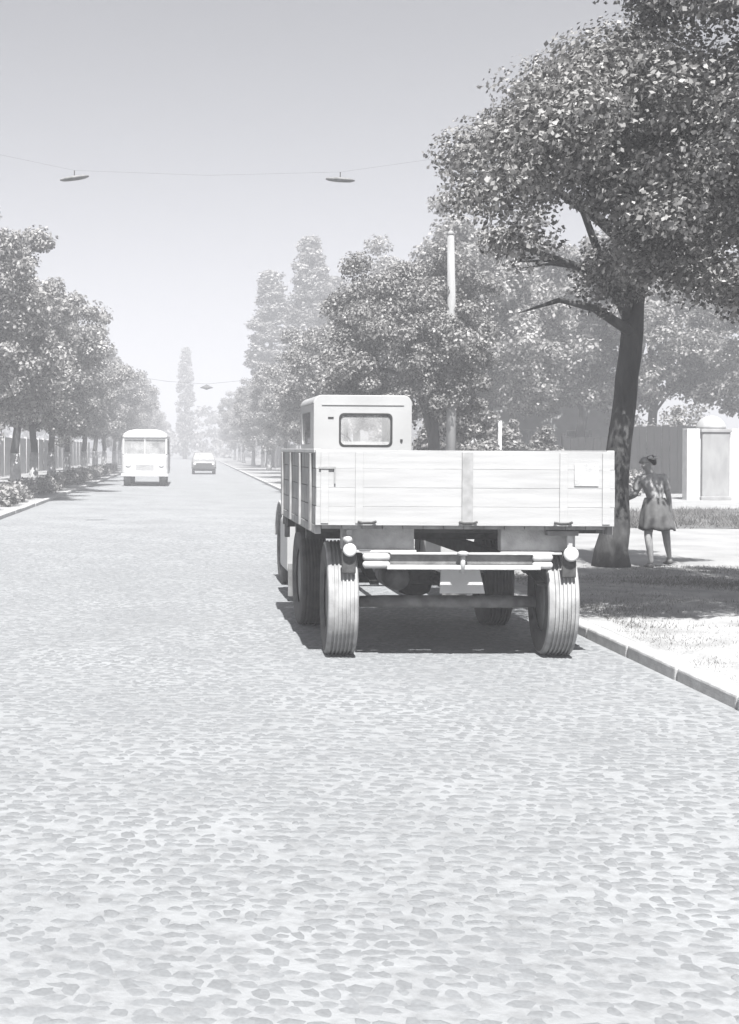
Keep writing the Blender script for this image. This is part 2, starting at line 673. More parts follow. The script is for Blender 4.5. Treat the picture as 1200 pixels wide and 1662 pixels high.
# ------------------------------------------------------------------ vegetation
def leaves(rng, cents, rads, per, size, flat=0.25, droop=0.0):
    """small folded leaf faces scattered through clumps"""
    cents = np.asarray(cents, float)
    rads = np.asarray(rads, float)
    n = len(cents) * per
    idx = np.repeat(np.arange(len(cents)), per)
    d = rng.normal(size=(n, 3))
    d /= np.linalg.norm(d, axis=1, keepdims=True)
    u = rng.random(n) ** 0.45
    off = d * u[:, None] * rads[idx][:, None]
    off[:, 2] *= 0.72
    off[:, 2] -= droop * u * rads[idx]
    p = cents[idx] + off
    nrm = d * 0.8 + rng.normal(size=(n, 3)) * 0.6
    nrm[:, 2] += 0.55
    nrm /= np.linalg.norm(nrm, axis=1, keepdims=True)
    t = np.cross(nrm, rng.normal(size=(n, 3)))
    t /= np.linalg.norm(t, axis=1, keepdims=True)
    b = np.cross(nrm, t)
    L = size * rng.uniform(0.6, 1.25, n)[:, None]
    W = L * 0.36
    fold = nrm * L * flat
    v = np.stack([p - t * L * 0.5, p + b * W - fold * 0.4, p + t * L * 0.5 + fold * 0.15, p - b * W - fold * 0.4], 1).reshape(-1, 3)
    q = np.arange(4 * n).reshape(-1, 4)
    return v, q


def crown_clumps(rng, c, r, n, rc, lower=-0.75):
    out = []
    rad = []
    while len(out) < n:
        d = rng.normal(size=3)
        d /= np.linalg.norm(d)
        if d[2] < lower:
            continue
        u = rng.uniform(0.45, 1.0) ** 0.6
        w = 1 + 0.16 * math.sin(3.1 * d[0] + 2 * d[1] + c[0]) + 0.12 * math.sin(5.3 * d[1] + 4 * d[2])
        out.append([c[i] + d[i] * r[i] * u * w for i in range(3)])
        rad.append(rc * rng.uniform(0.65, 1.3))
    return out, rad


def trunk_mesh(rng, path, radii, targets, limb_r, flare=0.0, n=10, low=0.55):
    m = MB()
    path = [Vector(p) for p in path]
    # densify with slight wobble
    pts, rr = [], []
    for i in range(len(path) - 1):
        for k in range(4):
            t = k / 4
            p = path[i].lerp(path[i + 1], t)
            if i or k:
                p = p + Vector((rng.normal() * .015, rng.normal() * .015, 0))
            pts.append(p)
            rr.append(radii[i] * (1 - t) + radii[i + 1] * t)
    pts.append(path[-1])
    rr.append(radii[-1])
    if flare:
        rr[0] *= 1 + flare
        if len(rr) > 1: rr[1] *= 1 + flare * .35
    m.tube(pts, rr, n)
    top = len(pts) - 1
    for tg in targets:
        tg = Vector(tg)
        i = int(top * rng.uniform(low, 1.0))
        s = pts[i]
        mid = s.lerp(tg, 0.5) + Vector((rng.normal() * .12, rng.normal() * .12, rng.uniform(0.05, .35)))
        r0 = min(limb_r * rng.uniform(.7, 1.2), rr[i] * 0.8)
        m.tube([s, s.lerp(mid, .5) + Vector((0, 0, .06)), mid, mid.lerp(tg, .6), tg], [r0, r0 * .75, r0 * .55, r0 * .35, r0 * .15], 6)
        for _ in range(2):
            e = mid + (tg - mid) * rng.uniform(.2, .7) + Vector((rng.normal() * .25, rng.normal() * .25, rng.normal() * .15))
            m.tube([mid, mid.lerp(e, .5) + Vector((0, 0, .05)), e], [r0 * .35, r0 * .25, r0 * .08], 5)
    return m.mesh('trunk', True)


def make_tree(name, loc, label, cat, group, seed, path, radii, crowns, per, size, leaf, bark, limb_r=0.09, nl=9, flare=0.3, low=0.55, limew=0, keep=None, branches=()):
    """crowns: list of (centre, radii, clump count, clump radius, lower limit) relative to loc"""
    rng = np.random.default_rng(seed)
    root = thing(name, loc, label, cat, group)
    cents, rads = [], []
    for (c, r, n, rc, lo) in crowns:
        a, b = crown_clumps(rng, c, r, n, rc, lo)
        cents += a
        rads += b
    if keep:
        ok = [keep(c[0] + loc[0], c[1] + loc[1], c[2] + loc[2]) for c in cents]
        cents = [c for c, k in zip(cents, ok) if k]
        rads = [c for c, k in zip(rads, ok) if k]
    sel = rng.choice(len(cents), min(nl, len(cents)), replace=False)
    tm = trunk_mesh(rng, path, radii, [cents[i] for i in sel], limb_r, flare, low=low)
    if branches:
        bm_ = MB()
        for br in branches:
            q = [Vector(p) - Vector(loc) for p in br]
            bm_.tube(q, [.075, .055, .035, .008][:len(q)], 8)
        bo = link('limb', bm_.mesh('limb', True), bark)
        bo.parent = root
    to = link('trunk', tm, bark)
    to.parent = root
    v, q = leaves(rng, cents, rads, per, size)
    co = link('crown', fast_mesh('crown', v, q), leaf)
    co.parent = root
    if limew:
        h = limew
        a = MB()
        p0, p1 = Vector(path[0]), Vector(path[1])
        seg = (p1 - p0).length
        pe = p0.lerp(p1, min(1, h / seg))
        re = radii[0] + (radii[1] - radii[0]) * min(1, h / seg)
        pts = [p0.lerp(pe, k / 3) for k in range(4)]
        rs = [(radii[0] + (re - radii[0]) * k / 3) * (1 + (flare if k == 0 else flare * .3 if k == 1 else 0.06)) + .015 for k in range(4)]
        lw = a.tube(pts, rs, 12).mesh('limewash_band', True)
        lo = link('limewash_band', lw, M['limewash'])
        lo.parent = root
    return root


G = KH - 0.01
RIGHT_ROW = 'trees lining the right side of the street'
LEFT_ROW = 'trees lining the left side of the street'

# the tree whose dark trunk stands behind the tailgate: leaning trunk, light crown
make_tree('roadside_tree', (5.78, 16.75, G), 'big roadside tree with dark leaning trunk standing between the truck and the walking girl', 'tree', RIGHT_ROW, 11,
          [(-0.05, 0, -.05), (0.02, 0, 1.1), (0.13, 0, 2.3), (0.24, 0, 3.5), (0.1, -0.4, 5.0), (0.0, -.8, 6.4)], [0.215, 0.17, 0.155, 0.15, 0.11, 0.05],
          [((-0.9, -1.5, 5.4), (2.0, 1.2, 1.5), 85, 0.42, -0.85), ((0.25, -1.1, 3.8), (1.35, .9, .5), 26, 0.36, -1)], 430, 0.062, M['leaf_dark'], M['bark'], 0.085, 14, 0.3, 0.62,
          keep=lambda x, y, z: x > 3.0 + max(0, z - 5) * .8 and not (4.0 < x < 5.1 and z < 4.9),
          branches=[[(5.95, 16.7, 3.3), (5.3, 16.2, 3.55), (4.75, 15.9, 3.62), (4.15, 15.6, 3.42)], [(5.9, 16.7, 3.5), (5.3, 16.0, 4.2), (4.8, 15.4, 4.9), (4.4, 15.2, 5.6)], [(5.95, 16.7, 3.7), (5.6, 15.6, 4.5), (5.1, 14.6, 5.2)]])
# the next tree towards the camera: its trunk is outside the frame on the right, its crown hangs into it
make_tree('roadside_tree', (6.9, 10.7, G), 'large dark tree whose crown fills the upper right corner above the truck', 'tree', RIGHT_ROW, 12,
          [(0, 0, -.05), (0.02, 0, 1.2), (-0.1, 0, 2.4), (-0.2, 0, 3.6), (-0.5, 0, 5.2), (-.6, 0, 6.4)], [0.24, 0.2, 0.18, 0.17, 0.12, 0.05],
          [((-1.1, 0, 5.1), (3.6, 2.0, 1.9), 230, 0.4, -0.75), ((-.6, -.5, 6.5), (3.2, 1.8, 1.0), 130, .42, -1), ((-3.2, .2, 4.3), (1.55, 1.3, .9), 55, 0.36, -1), ((-1.2, .4, 3.75), (2.2, 1.5, 1.0), 76, 0.36, -1)], 470, 0.055, M['leaf_dark'], M['bark'], 0.1, 18, 0.35, 0.6,  # second, higher lobe is out of frame, added to make the verge shadow solid
          keep=lambda x, y, z: x > 2.4 + max(0, z - 3.9) * .6 + max(0, 10.7 - y) * .3 and not (3.0 < x < 3.75 and 3.1 < z < 4.15))

# the dense round tree beyond the cab
make_tree('roadside_tree', (6.1, 31, G), 'dense dark round-crowned tree rising behind the truck cab', 'tree', RIGHT_ROW, 13,
          [(0, 0, -.05), (0.05, 0, 1.3), (-.05, 0, 2.6), (0, 0, 4.4)], [0.2, .16, .13, .06],
          [((-0.7, 0, 4.2), (2.1, 2.0, 2.4), 230, 0.4, -0.85)], 420, 0.085, M['leaf_dark'], M['bark'], 0.08, 14, 0.3, 0.4, 1.2)


def mid_tree(seed, leaf, h=7.2, w=2.6, per=300, size=.125, n=140, rc=.5, limew=1.3, low=1.9, bark='bark'):
    return make_tree('roadside_tree', (0, 0, G), 'tree', 'tree', None, seed,
                     [(0, 0, -.05), (0.05, 0, 1.3), (-.06, .03, 2.4), (0.05, 0, h * .6), (0, 0, h * .8)], [0.17, .14, .125, .08, .03],
                     [((0, 0, (h + low) / 2), (w, w, (h - low) / 2), n, rc, -0.9)], per, size, leaf, M[bark], 0.07, 10, 0.3, 0.45, limew)


protos = [mid_tree(21, M['leaf_mid']), mid_tree(22, M['leaf_mid'], 7.6, 2.4), mid_tree(23, M['leaf_pale'], 7.0, 2.8)]
used = [False] * 3


def place(k, x, y, s=1.0, rz=0.0, label='', group=None, sz=None, name=None):
    o = protos[k]
    if used[k]:
        o = copy_tree(protos[k])
    used[k] = True
    if name: o.name = name
    o.location = (x, y, G)
    o.rotation_euler = (0, 0, rz)
    o.scale = (s, s, sz or s)
    tag(o, label, 'tree', group)
    return o


right_ys = [(44.5, 1.0), (55, .92), (66, .95), (78, .9), (90, .95), (103, .95), (118, 1), (134, 1), (150, 1), (168, 1)]
ordinal = ['first', 'second', 'third', 'fourth', 'fifth', 'sixth', 'seventh', 'eighth', 'ninth', 'tenth', 'eleventh', 'twelfth', 'thirteenth', 'fourteenth', 'fifteenth']
for i, (y, s) in enumerate(right_ys):
    place([0, 1, 0, 1][i % 4], 5.9 + random.uniform(-.2, .2), y, s, random.uniform(0, 6), '%s street tree beyond the dense dark one along the right kerb' % ordinal[i], RIGHT_ROW)
left_ys = [37.5, 45, 52, 59.5, 67, 75, 83, 92, 102, 113, 125, 138, 152, 168]
for i, y in enumerate(left_ys):
    s = 1.1
    place([1, 2, 0, 2, 1][i % 5], -6.5 + random.uniform(-.3, .3), y, s, random.uniform(0, 6), '%s tree from the camera in the row along the left kerb' % ordinal[i], LEFT_ROW)
back = [(10.8, 47, 1.4, 'pale leafy tree directly behind the concrete utility pole'),
        (13.6, 56, 1.6, 'pale tree in front of the small house wall'),
        (16.8, 53, 1.5, 'pale tree behind the dark board fence, just left of the big dark trunk'),
        (20.6, 55, 1.5, 'pale tree showing behind the girl, over the dark fence'),
        (24.5, 50, 1.4, 'pale tree over the gate pillars at the right edge'),
        (18.6, 68, 1.8, 'tall pale tree in the second line behind the dark board fence'),
        (11.0, 66, 1.6, 'pale tree behind the dense dark one, left of the house')]
for i, (x, y, s, lb) in enumerate(back):
    place(2 if i % 3 else 1, x, y, s, random.uniform(0, 6), lb, 'pale trees in the yards on the right', name='yard_tree')


def poplar(x, y, h, w, label, seed, src=[None]):
    if src[0] is None:
        rng = np.random.default_rng(seed)
        root = thing('poplar_tree', (0, 0, 0), label, 'tree', 'poplars rising over the street trees')
        H, W = 18.0, 1.45
        cents, rads = [], []
        for _ in range(300):
            z = rng.uniform(2, H - .5)
            prof = min(1, (z - 1) / 4) * min(1, ((H - z) / 6) ** .6)
            a = rng.uniform(0, 6.28)
            rr_ = W * prof * rng.uniform(.3, 1)
            cents.append((rr_ * math.cos(a), rr_ * math.sin(a), z))
            rads.append(.5 * rng.uniform(.7, 1.2))
        tm = trunk_mesh(rng, [(0, 0, -.05), (0, .05, 4), (.05, 0, 10), (0, 0, 17)], [.28, .22, .14, .04], [cents[i] for i in range(12)], .06, .3, low=.2)
        link('trunk', tm, M['bark']).parent = root
        v, q = leaves(rng, cents, rads, 80, .24)
        link('crown', fast_mesh('crown', v, q), M['leaf_mid']).parent = root
        src[0] = root
        o = root
    else:
        o = copy_tree(src[0])
    o.location = (x, y, G)
    o.scale = (w, w, h / 18.0)
    o.rotation_euler = (0, 0, seed * 1.7)
    tag(o, label, 'tree', 'poplars rising over the street trees')


poplar(9.6, 100, 19.3, 1.3, 'tallest columnar poplar rising behind the street trees left of the truck cab', 31)
poplar(7.0, 108, 17.6, 1.4, 'columnar poplar just left of the tallest one over the right tree row', 32)
poplar(12.0, 104, 16.5, 1.5, 'shorter poplar half hidden to the right of the tallest one', 33)
poplar(-0.9, 190, 17.6, .95, 'lone distant poplar at the end of the street', 34)

# far wood closing the street: one mass
rng = np.random.default_rng(41)
cs, rs = [], []
for _ in range(420):
    x = rng.uniform(-75, 75)
    y = rng.uniform(196, 225)
    hmax = 6.5 + 2.2 * math.sin(x * .21) + 1.2 * math.sin(x * .63)
    cs.append((x, y, rng.uniform(.5, hmax)))
    rs.append(rng.uniform(1.0, 1.9))
v, q = leaves(rng, cs, rs, 60, .75)
wd = link('far_wood', fast_mesh('far_wood', v, q), M['leaf_mid'])
tag(wd, 'hazy mass of trees closing off the far end of the street', None, None, 'stuff')

# low ragged hedge under the left row
rng = np.random.default_rng(42)
hroot = thing('hedge', (-5.25, 45, G), 'low ragged hedge running under the trees along the left kerb', 'hedge')
cs, rs = [], []
for _ in range(260):
    y = rng.uniform(-17, 36)
    t = .5 + .5 * math.sin(y * .9) * math.sin(y * .37 + 1)
    cs.append((rng.uniform(-.35, .35), y, rng.uniform(.1, .28 + .3 * t)))
    rs.append(rng.uniform(.2, .36))
v, q = leaves(rng, cs, rs, 90, .11)
link('foliage', fast_mesh('foliage', v, q), M['leaf_mid']).parent = hroot
stm = MB()
for k in range(60):
    y = -17 + 53 * (k + .5) / 60
    stm.tube([(rng.uniform(-.2, .2), y, -.02), (rng.uniform(-.25, .25), y + .1, .4)], [.014, .006], 5)
so = stm.build('stem', M['bark'])
so.parent = hroot
so['kind'] = 'stuff'


def shrub(x, y, h, w, label, seed, leaf='leaf_dark'):
    rng = np.random.default_rng(seed)
    root = thing('shrub', (x, y, G), label, 'shrub', 'shrubs in front of the yards on the right')
    cs, rs = crown_clumps(rng, (0, 0, h * .52), (w, w, h * .48), 34, .34 * w + .1, -1)
    v, q = leaves(rng, cs, rs, 150, .13)
    link('crown', fast_mesh('crown', v, q), M[leaf]).parent = root
    m = MB()
    for _ in range(6):
        c = cs[rng.integers(len(cs))]
        m.tube([(rng.normal() * .05, rng.normal() * .05, -.02), (c[0] * .4, c[1] * .4, c[2] * .5), c], [.03, .02, .008], 5)
    link('stem', m.mesh('stem', True), M['bark']).parent = root


shrub(7.3, 35.5, 2.9, .85, 'dark shrub right behind the truck cab, left of the utility pole', 51)
shrub(8.4, 36.5, 3.1, .6, 'tall dark shrub just right of the utility pole', 52)
shrub(10.7, 41.5, 2.6, .55, 'dark shrub beside the white picket gate', 53)
shrub(11.3, 39.5, 2.4, .5, 'dark shrub in front of the house wall', 54)
shrub(18.3, 47.5, 3.4, 1.3, 'dark bushy shrub leaning over the dark fence behind the girl', 55, 'leaf_mid')
shrub(15.0, 43.5, .9, .7, 'low shrub at the foot of the dark board fence', 56, 'leaf_mid')

# grass in the shaded near verge and on the lawn strip
def grass(name, label, x0, x1, y0, y1, n, h, w, seed, z):
    rng = np.random.default_rng(seed)
    x = rng.uniform(x0, x1, n)
    y = rng.uniform(y0, y1, n)
    keep = np.sin(x * 2.1 + 1.3 * np.sin(y * 1.3)) + np.sin(y * 2.7 + x) + rng.normal(size=n) * .8 > -0.3
    x, y = x[keep], y[keep]
    n = len(x)
    a = rng.uniform(0, 6.28, n)
    hh = h * rng.uniform(.4, 1.2, n)
    lean = rng.normal(size=(n, 2)) * h * .45
    b0 = np.stack([x - np.cos(a) * w, y - np.sin(a) * w, np.full(n, z)], 1)
    b1 = np.stack([x + np.cos(a) * w, y + np.sin(a) * w, np.full(n, z)], 1)
    tp = np.stack([x + lean[:, 0], y + lean[:, 1], z + hh], 1)
    v = np.stack([b0, b1, tp], 1).reshape(-1, 3)
    o = link(name, fast_mesh(name, v, np.arange(3 * n).reshape(-1, 3)), M['grass'])
    tag(o, label, None, None, 'stuff')


grass('grass', 'short grass on the shaded verge by the big trunk', 3.9, 9.5, 11.0, 16.9, 60000, .045, .004, 61, KH - .012)
grass('grass', 'sparse dry grass on the sunlit verge beside the kerb', 3.75, 6.5, 7.0, 11.0, 9000, .028, .003, 62, KH - .012)
grass('grass', 'taller grass on the lawn strip beyond the path', 6.6, 16, 25.3, 32.5, 26000, .16, .012, 63, KH - .01)


# ------------------------------------------------------------------ buildings, fences, poles on the right
def board_fence():
    root = thing('board_fence', (14.0, 46, G), 'dark fence of upright boards behind the tailgate and the girl', 'fence')
    x = 13.9
    i = 0
    w = .285
    while x < 18.75:
        h = 2.2 if x < 16.2 else 2.62
        h += random.uniform(-.03, .03)
        yy = 46 + random.uniform(-.012, .012)
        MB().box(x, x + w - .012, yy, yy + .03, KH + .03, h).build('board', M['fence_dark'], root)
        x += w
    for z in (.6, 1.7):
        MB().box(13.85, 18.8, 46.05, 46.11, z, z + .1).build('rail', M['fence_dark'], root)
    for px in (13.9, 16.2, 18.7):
        MB().box(px, px + .12, 46.11, 46.23, -.1, 2.3).build('post', M['fence_dark'], root)


board_fence()


def gate_pillar(x0, x1, y, mat, label, h=2.42):
    w = x1 - x0
    root = thing('gate_pillar', ((x0 + x1) / 2, y + w / 2, G), label, 'gate pillar', 'domed gate pillars by the yard')
    MB().box(x0, x1, y, y + w, 0, h - .12).build('shaft', mat, root, .03)
    MB().box(x0 - .05, x1 + .05, y - .05, y + w + .05, 0, .22).build('plinth', mat, root, .02)
    MB().box(x0 - .05, x1 + .05, y - .05, y + w + .05, h - .118, h).build('collar', mat, root, .02)
    c = ((x0 + x1) / 2, y + w / 2, h)
    MB().lathe_z([(w * .52 * math.cos(a), .44 * math.sin(a)) for a in [R(k * 11.25) for k in range(8)]] + [(.02, .445)], c, 24).build('cap', M['concrete'], root, smooth=True)


gate_pillar(16.62, 17.52, 40, M['wall_grey'], 'grey gate pillar with a pale domed cap between the white wall panels')
gate_pillar(18.85, 19.75, 40, M['wall_white'], 'white gate pillar with a domed cap cut by the right edge')
w1 = MB().box(16.16, 16.6, 40.1, 40.5, 0, 2.42).build('wall', M['wall_white'], None, .015)
tag(w1, 'narrow white wall stub attached to the left of the grey gate pillar', 'wall')
w2 = MB().box(17.54, 18.83, 40.1, 40.5, 0, 2.42).build('wall', M['wall_white'], None, .015)
tag(w2, 'white wall panel right of the grey gate pillar', 'wall')


def house():
    root = thing('house', (15, 60, G), 'small pale rendered house half hidden behind the trees above the tailgate', 'house')
    x0, x1, y0, y1, h = 12.9, 20.5, 60, 67, 4.3
    # front wall in pieces round the openings
    ops = [(13.9, 14.8, .2, 2.5), (15.9, 17.1, 1.1, 2.7), (18.3, 19.5, 1.1, 2.7)]
    m = MB()
    x = x0
    for (a, b, c, d) in ops:
        m.box(x, a, y0, y0 + .3, 0, h)
        m.box(a, b, y0, y0 + .3, d, h)
        m.box(a, b, y0, y0 + .3, 0, c)
        x = b
    m.box(x, x1, y0, y0 + .3, 0, h)
    m.box(x0, x0 + .3, y0 + .3, y1, 0, h)
    m.box(x1 - .3, x1, y0 + .3, y1, 0, h)
    m.box(x0 + .3, x1 - .3, y1 - .3, y1, 0, h)
    m.build('wall', M['wall_house'], root)
    for k, (a, b, c, d) in enumerate(ops):
        if k == 0:
            MB().box(a, b, y0 + .18, y0 + .24, c, d).build('door', M['fence_dark'], root)
        else:
            f = MB().box(a, a + .07, y0 + .12, y0 + .2, c, d).box(b - .07, b, y0 + .12, y0 + .2, c, d).box(a + .07, b - .07, y0 + .12, y0 + .2, d - .07, d)\
                .box(a + .07, b - .07, y0 + .12, y0 + .2, c, c + .07).box((a + b) / 2 - .03, (a + b) / 2 + .03, y0 + .13, y0 + .19, c + .07, d - .07).build('window', M['white'], root)
            MB().box(a + .06, b - .06, y0 + .155, y0 + .163, c + .06, d - .06).build('pane', M['glass'], f)
    yr = (y0 + y1) / 2
    prof = [(y0 - .4, h - .05), (yr, h + 2.1), (y1 + .4, h - .05), (y1 + .4, h + .07), (yr, h + 2.25), (y0 - .4, h + .07)]
    MB().loft([[(x0 - .3, a, b) for a, b in prof], [(x1 + .3, a, b) for a, b in prof]]).build('roof', M['roof'], root)
    MB().box(14.6, 15.2, yr + .6, yr + 1.2, h + .8, h + 3.0).build('chimney', M['concrete'], root)


house()


def picket_gate():
    root = thing('picket_gate', (9.7, 40, G), 'white picket gate between two tall white posts above the tailgate', 'gate')
    for x, h in ((9.52, 3.2), (10.03, 2.65)):
        MB().box(x - .055, x + .055, 39.95, 40.06, -.1, h).build('post', M['picket'], root, .01)
    for k in range(8):
        x = 9.02 + k * .115
        if abs(x - 9.52) < .07: continue
        MB().add([(x - .045, 40, .2), (x + .045, 40, .2), (x + .045, 40, 2.02), (x, 40, 2.1), (x - .045, 40, 2.02),
                  (x - .045, 40.025, .2), (x + .045, 40.025, .2), (x + .045, 40.025, 2.02), (x, 40.025, 2.1), (x - .045, 40.025, 2.02)],
                 [(0, 1, 2, 3, 4), (9, 8, 7, 6, 5), (1, 0, 5, 6), (2, 1, 6, 7), (3, 2, 7, 8), (4, 3, 8, 9), (0, 4, 9, 5)]).build('picket', M['picket'], root)
    for z in (.5, 1.7):
        MB().box(8.95, 9.92, 40.028, 40.07, z, z + .08).build('rail', M['picket'], root)


picket_gate()

# tall concrete utility pole
pr = thing('utility_pole', (6.33, 30, G), 'tall tapered concrete utility pole rising behind the tailgate', 'utility pole')
MB().tube([(6.33, 30, -.1), (6.35, 30, 4), (6.3, 30, 6.9)], [.13, .115, .085], 12).build('pole', M['pole'], pr, smooth=True)
MB().lathe_z([(.03, 0), (.1, .02), (.06, .1), (.02, .12)], (6.3, 30, 6.9), 12).build('cap', M['pole'], pr, smooth=True)


def panel_fence(x, y0, y1, label, h, pitch=3.0, side=1, mat='fence_pale'):
    root = thing('panel_fence', (x, (y0 + y1) / 2, G), label, 'fence')
    pm = MB().box(-.04, .04, -pitch / 2 + .1, pitch / 2 - .1, 0, h).mesh('panel')
    pm.materials.append(M[mat])
    qm = MB().box(-.09, .09, -.09, .09, -.1, h + .12).mesh('post')
    qm.materials.append(M[mat])
    y = y0
    while y < y1:
        for me, dy, nm in ((pm, pitch / 2, 'panel'), (qm, 0, 'post')):
            o = bpy.data.objects.new(nm, me)
            col.objects.link(o)
            o.parent = root
            o.location = (0, y + dy - (y0 + y1) / 2, random.uniform(0, .05))
        y += pitch


panel_fence(-10.2, 40, 124, 'pale panel fence behind the tree trunks on the left', 2.1)
panel_fence(8.6, 72, 150, 'pale panel fence behind the trees far along the right pavement', 1.9)

# lamp hung over the road on a span wire
hl = thing('hanging_lamp', (1.25, 100, 6.6), 'small lamp hung over the far road on a wire between two poles', 'street lamp')
MB().tube([(-5.4, 100, 7.6), (-2, 100, 7.12), (1.25, 100, 6.92), (4, 100, 7.2), (6.9, 100, 7.7)], .015, 5).build('wire', M['wire'], hl)
MB().lathe_z([(.05, .3), (.12, .28), (.5, .1), (.52, .04), (.3, .0), (.05, -.1)], (1.25, 100, 6.55), 16).build('shade', M['wire'], hl, smooth=True)
MB().tube([(1.25, 100, 6.84), (1.25, 100, 6.95)], .02, 6).build('hook', M['wire'], hl)
for x, lb in ((-5.4, 'slim pole among the left trees carrying the lamp wire'), (6.9, 'slim pole among the right trees carrying the lamp wire')):
    p = MB().tube([(x, 100, 0), (x, 100, 7.9)], [.11, .07], 8).build('lamp_pole', M['concrete'], None, smooth=True)
    tag(p, lb, 'pole')


for px_, zz in ((-6.3, 7.9), (8.45, 7.9)):
    p = MB().tube([(px_, 24, 0), (px_, 24, zz + .2)], [.08, .055], 10).build('lamp_pole', M['concrete'], None, smooth=True)
    tag(p, 'concrete pole hidden behind the big leaning trunk holding the near lamp wire' if px_ > 0 else 'concrete pole on the left verge holding the near lamp wire', 'pole')
wr_ = MB().tube([(-6.3, 24, 7.9), (-2.3, 24, 7.08), (0.3, 24, 7.0), (2.88, 24, 7.08), (8.45, 24, 7.9)], .0016, 5).build('span_wire', M['wire'], None)
tag(wr_, 'thin wire spanning the street high above, carrying two lamps', 'wire')
for lx_, tl, lb in ((-2.3, -.14, 'left of the two thin lamps hung high in the sky'), (2.88, .06, 'right of the two thin lamps hung high in the sky, nearer the big tree')):
    q = thing('hanging_lamp', (lx_, 24, 6.93), lb, 'street lamp', 'lamps on the near span wire')
    rings = []
    for k in range(9):
        t = -1 + k / 4
        rr_ = .02 + .045 * (1 - t * t) ** .5
        rings.append([(lx_ + .28 * t, 24 + 1.6 * rr_ * math.cos(a), 6.93 - tl * .28 * t + rr_ * .7 * math.sin(a)) for a in [2 * math.pi * j / 12 for j in range(12)]])
    MB().loft(rings).build('shade', M['chassis'], q, smooth=True)
    MB().tube([(lx_, 24, 6.96), (lx_, 24, 7.08)], .012, 6).build('hook', M['wire'], q)


# ------------------------------------------------------------------ the truck
T = thing('flatbed_truck', (2.135, 10.15, 0), 'old pale flatbed truck with board sides parked by the right kerb, seen from behind', 'truck')
X0, X1, YB, YF = 0.965, 3.305, 9.60, 12.35
ZB, ZT = 1.085, 1.672
# tailgate: straps and hinges, planks underneath
tg = MB()
for cx, w in ((2.145, .085),):
    tg.box(cx - w / 2, cx + w / 2, YB - .012, YB - .002, ZB + .01, ZT - .012)
tg = tg.build('tailgate', M['strap'], T, .003)
nb = 4
ph = (ZT - ZB) / nb
for k in range(nb):
    z0 = ZB + k * ph
    dx = random.uniform(-.004, .004)
    o = MB().box(X0 + dx, X1 + dx, YB + random.uniform(0, .004), YB + .04, z0 + .001, z0 + ph - .001).build('plank', M['bed_paint'], tg, .0015)
for cx in (1.03, 1.30, 2.90, 3.235):
    MB().box(cx - .03, cx + .03, YB - .008, YB - .001, ZB + .015, ZT - .015).build('strap', M['bed_paint'], tg, .002)
for cx in (1.36, 2.15, 2.895):
    h = MB()
    h.tube([(cx - .07, YB - .012, ZB + .028), (cx - .035, YB - .03, ZB + .02), (cx + .035, YB - .03, ZB + .02), (cx + .07, YB - .012, ZB + .03)], .011, 6)
    h.build('hinge', M['chassis_dark'], tg)
# latch at the upper left corner and a faded plate at the right
MB().box(.985, 1.115, YB - .016, YB - .003, 1.525, 1.54).box(1.103, 1.115, YB - .016, YB - .003, 1.41, 1.523).build('latch', M['strap'], tg)
MB().box(2.985, 3.175, YB - .006, YB - .0015, 1.40, 1.575).build('faded_patch', M['kerb'], tg)
# side boards
for s, xa in ((-1, X0), (1, X1 - .04)):
    xo = (xa - .004, xa + .044)
    sb = MB().box(xo[0], xo[1], YB + .046, YF + .02, ZB - .07, ZB - .003).build('side_board', M['side_paint_shaded'], T, .004)
    for k in range(4):
        yy = YB + .3 + k * .78
        xq = (xa - .022, xa - .002) if s < 0 else (xa + .042, xa + .062)
        MB().box(xq[0], xq[1], yy - .045, yy + .045, ZB - .06, ZT - .03).build('stake', M['side_paint_shaded'], sb, .004)
    for k in range(nb):
        z0 = ZB + k * ph
        MB().box(xa, xa + .04, YB + .045, YF, z0 + .0022, z0 + ph - .0022).build('plank', M['side_paint_shaded'], sb, .004)
    xo = (xa - .012, xa + .045) if s < 0 else (xa - .005, xa + .052)
    MB().box(xo[0], xo[1], YB + .046, YF + .02, ZT - .024, ZT + .006).build('top_rail', M['chassis_pale'], sb, .004)
# front board and floor
fb = MB().box(1.3, 1.36, YF + .045, YF + .07, ZB, ZT).box(2.9, 2.96, YF + .045, YF + .07, ZB, ZT).build('front_board', M['side_paint_shaded'], T)
for k in range(nb):
    z0 = ZB + k * ph
    MB().box(X0 + .005, X1 - .005, YF + .003, YF + .042, z0 + .002, z0 + ph - .002).build('plank', M['bed_paint'], fb, .004)
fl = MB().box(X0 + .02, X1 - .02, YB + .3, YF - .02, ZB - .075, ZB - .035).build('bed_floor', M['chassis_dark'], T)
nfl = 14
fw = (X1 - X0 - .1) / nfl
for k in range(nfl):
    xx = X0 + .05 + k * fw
    MB().box(xx, xx + fw - .006, YB + .05, YF - .004, ZB - .03, ZB - .002).build('plank', M['side_paint_shaded'], fl)
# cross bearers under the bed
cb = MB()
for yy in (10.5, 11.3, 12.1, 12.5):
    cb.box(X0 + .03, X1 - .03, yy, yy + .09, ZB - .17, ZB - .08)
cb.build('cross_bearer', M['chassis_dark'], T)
# grey rear sills to both sides, dark between
MB().box(1.19, 1.765, 9.76, 9.86, .885, ZB - .03).build('rear_sill', M['kerb'], T, .006)
MB().box(2.455, 3.05, 9.76, 9.86, .875, ZB - .03).build('rear_sill', M['kerb'], T, .006)
MB().box(1.2, 1.775, 9.715, 9.757, .862, .884).build('sill_lip', M['chassis_pale'], T, .004)
MB().box(2.445, 2.93, 9.715, 9.757, .852, .874).build('sill_lip', M['chassis_pale'], T, .004)
MB().box(2.80, 3.05, 9.68, 9.75, 1.005, 1.045).build('sill_clamp', M['chassis'], T, .006)
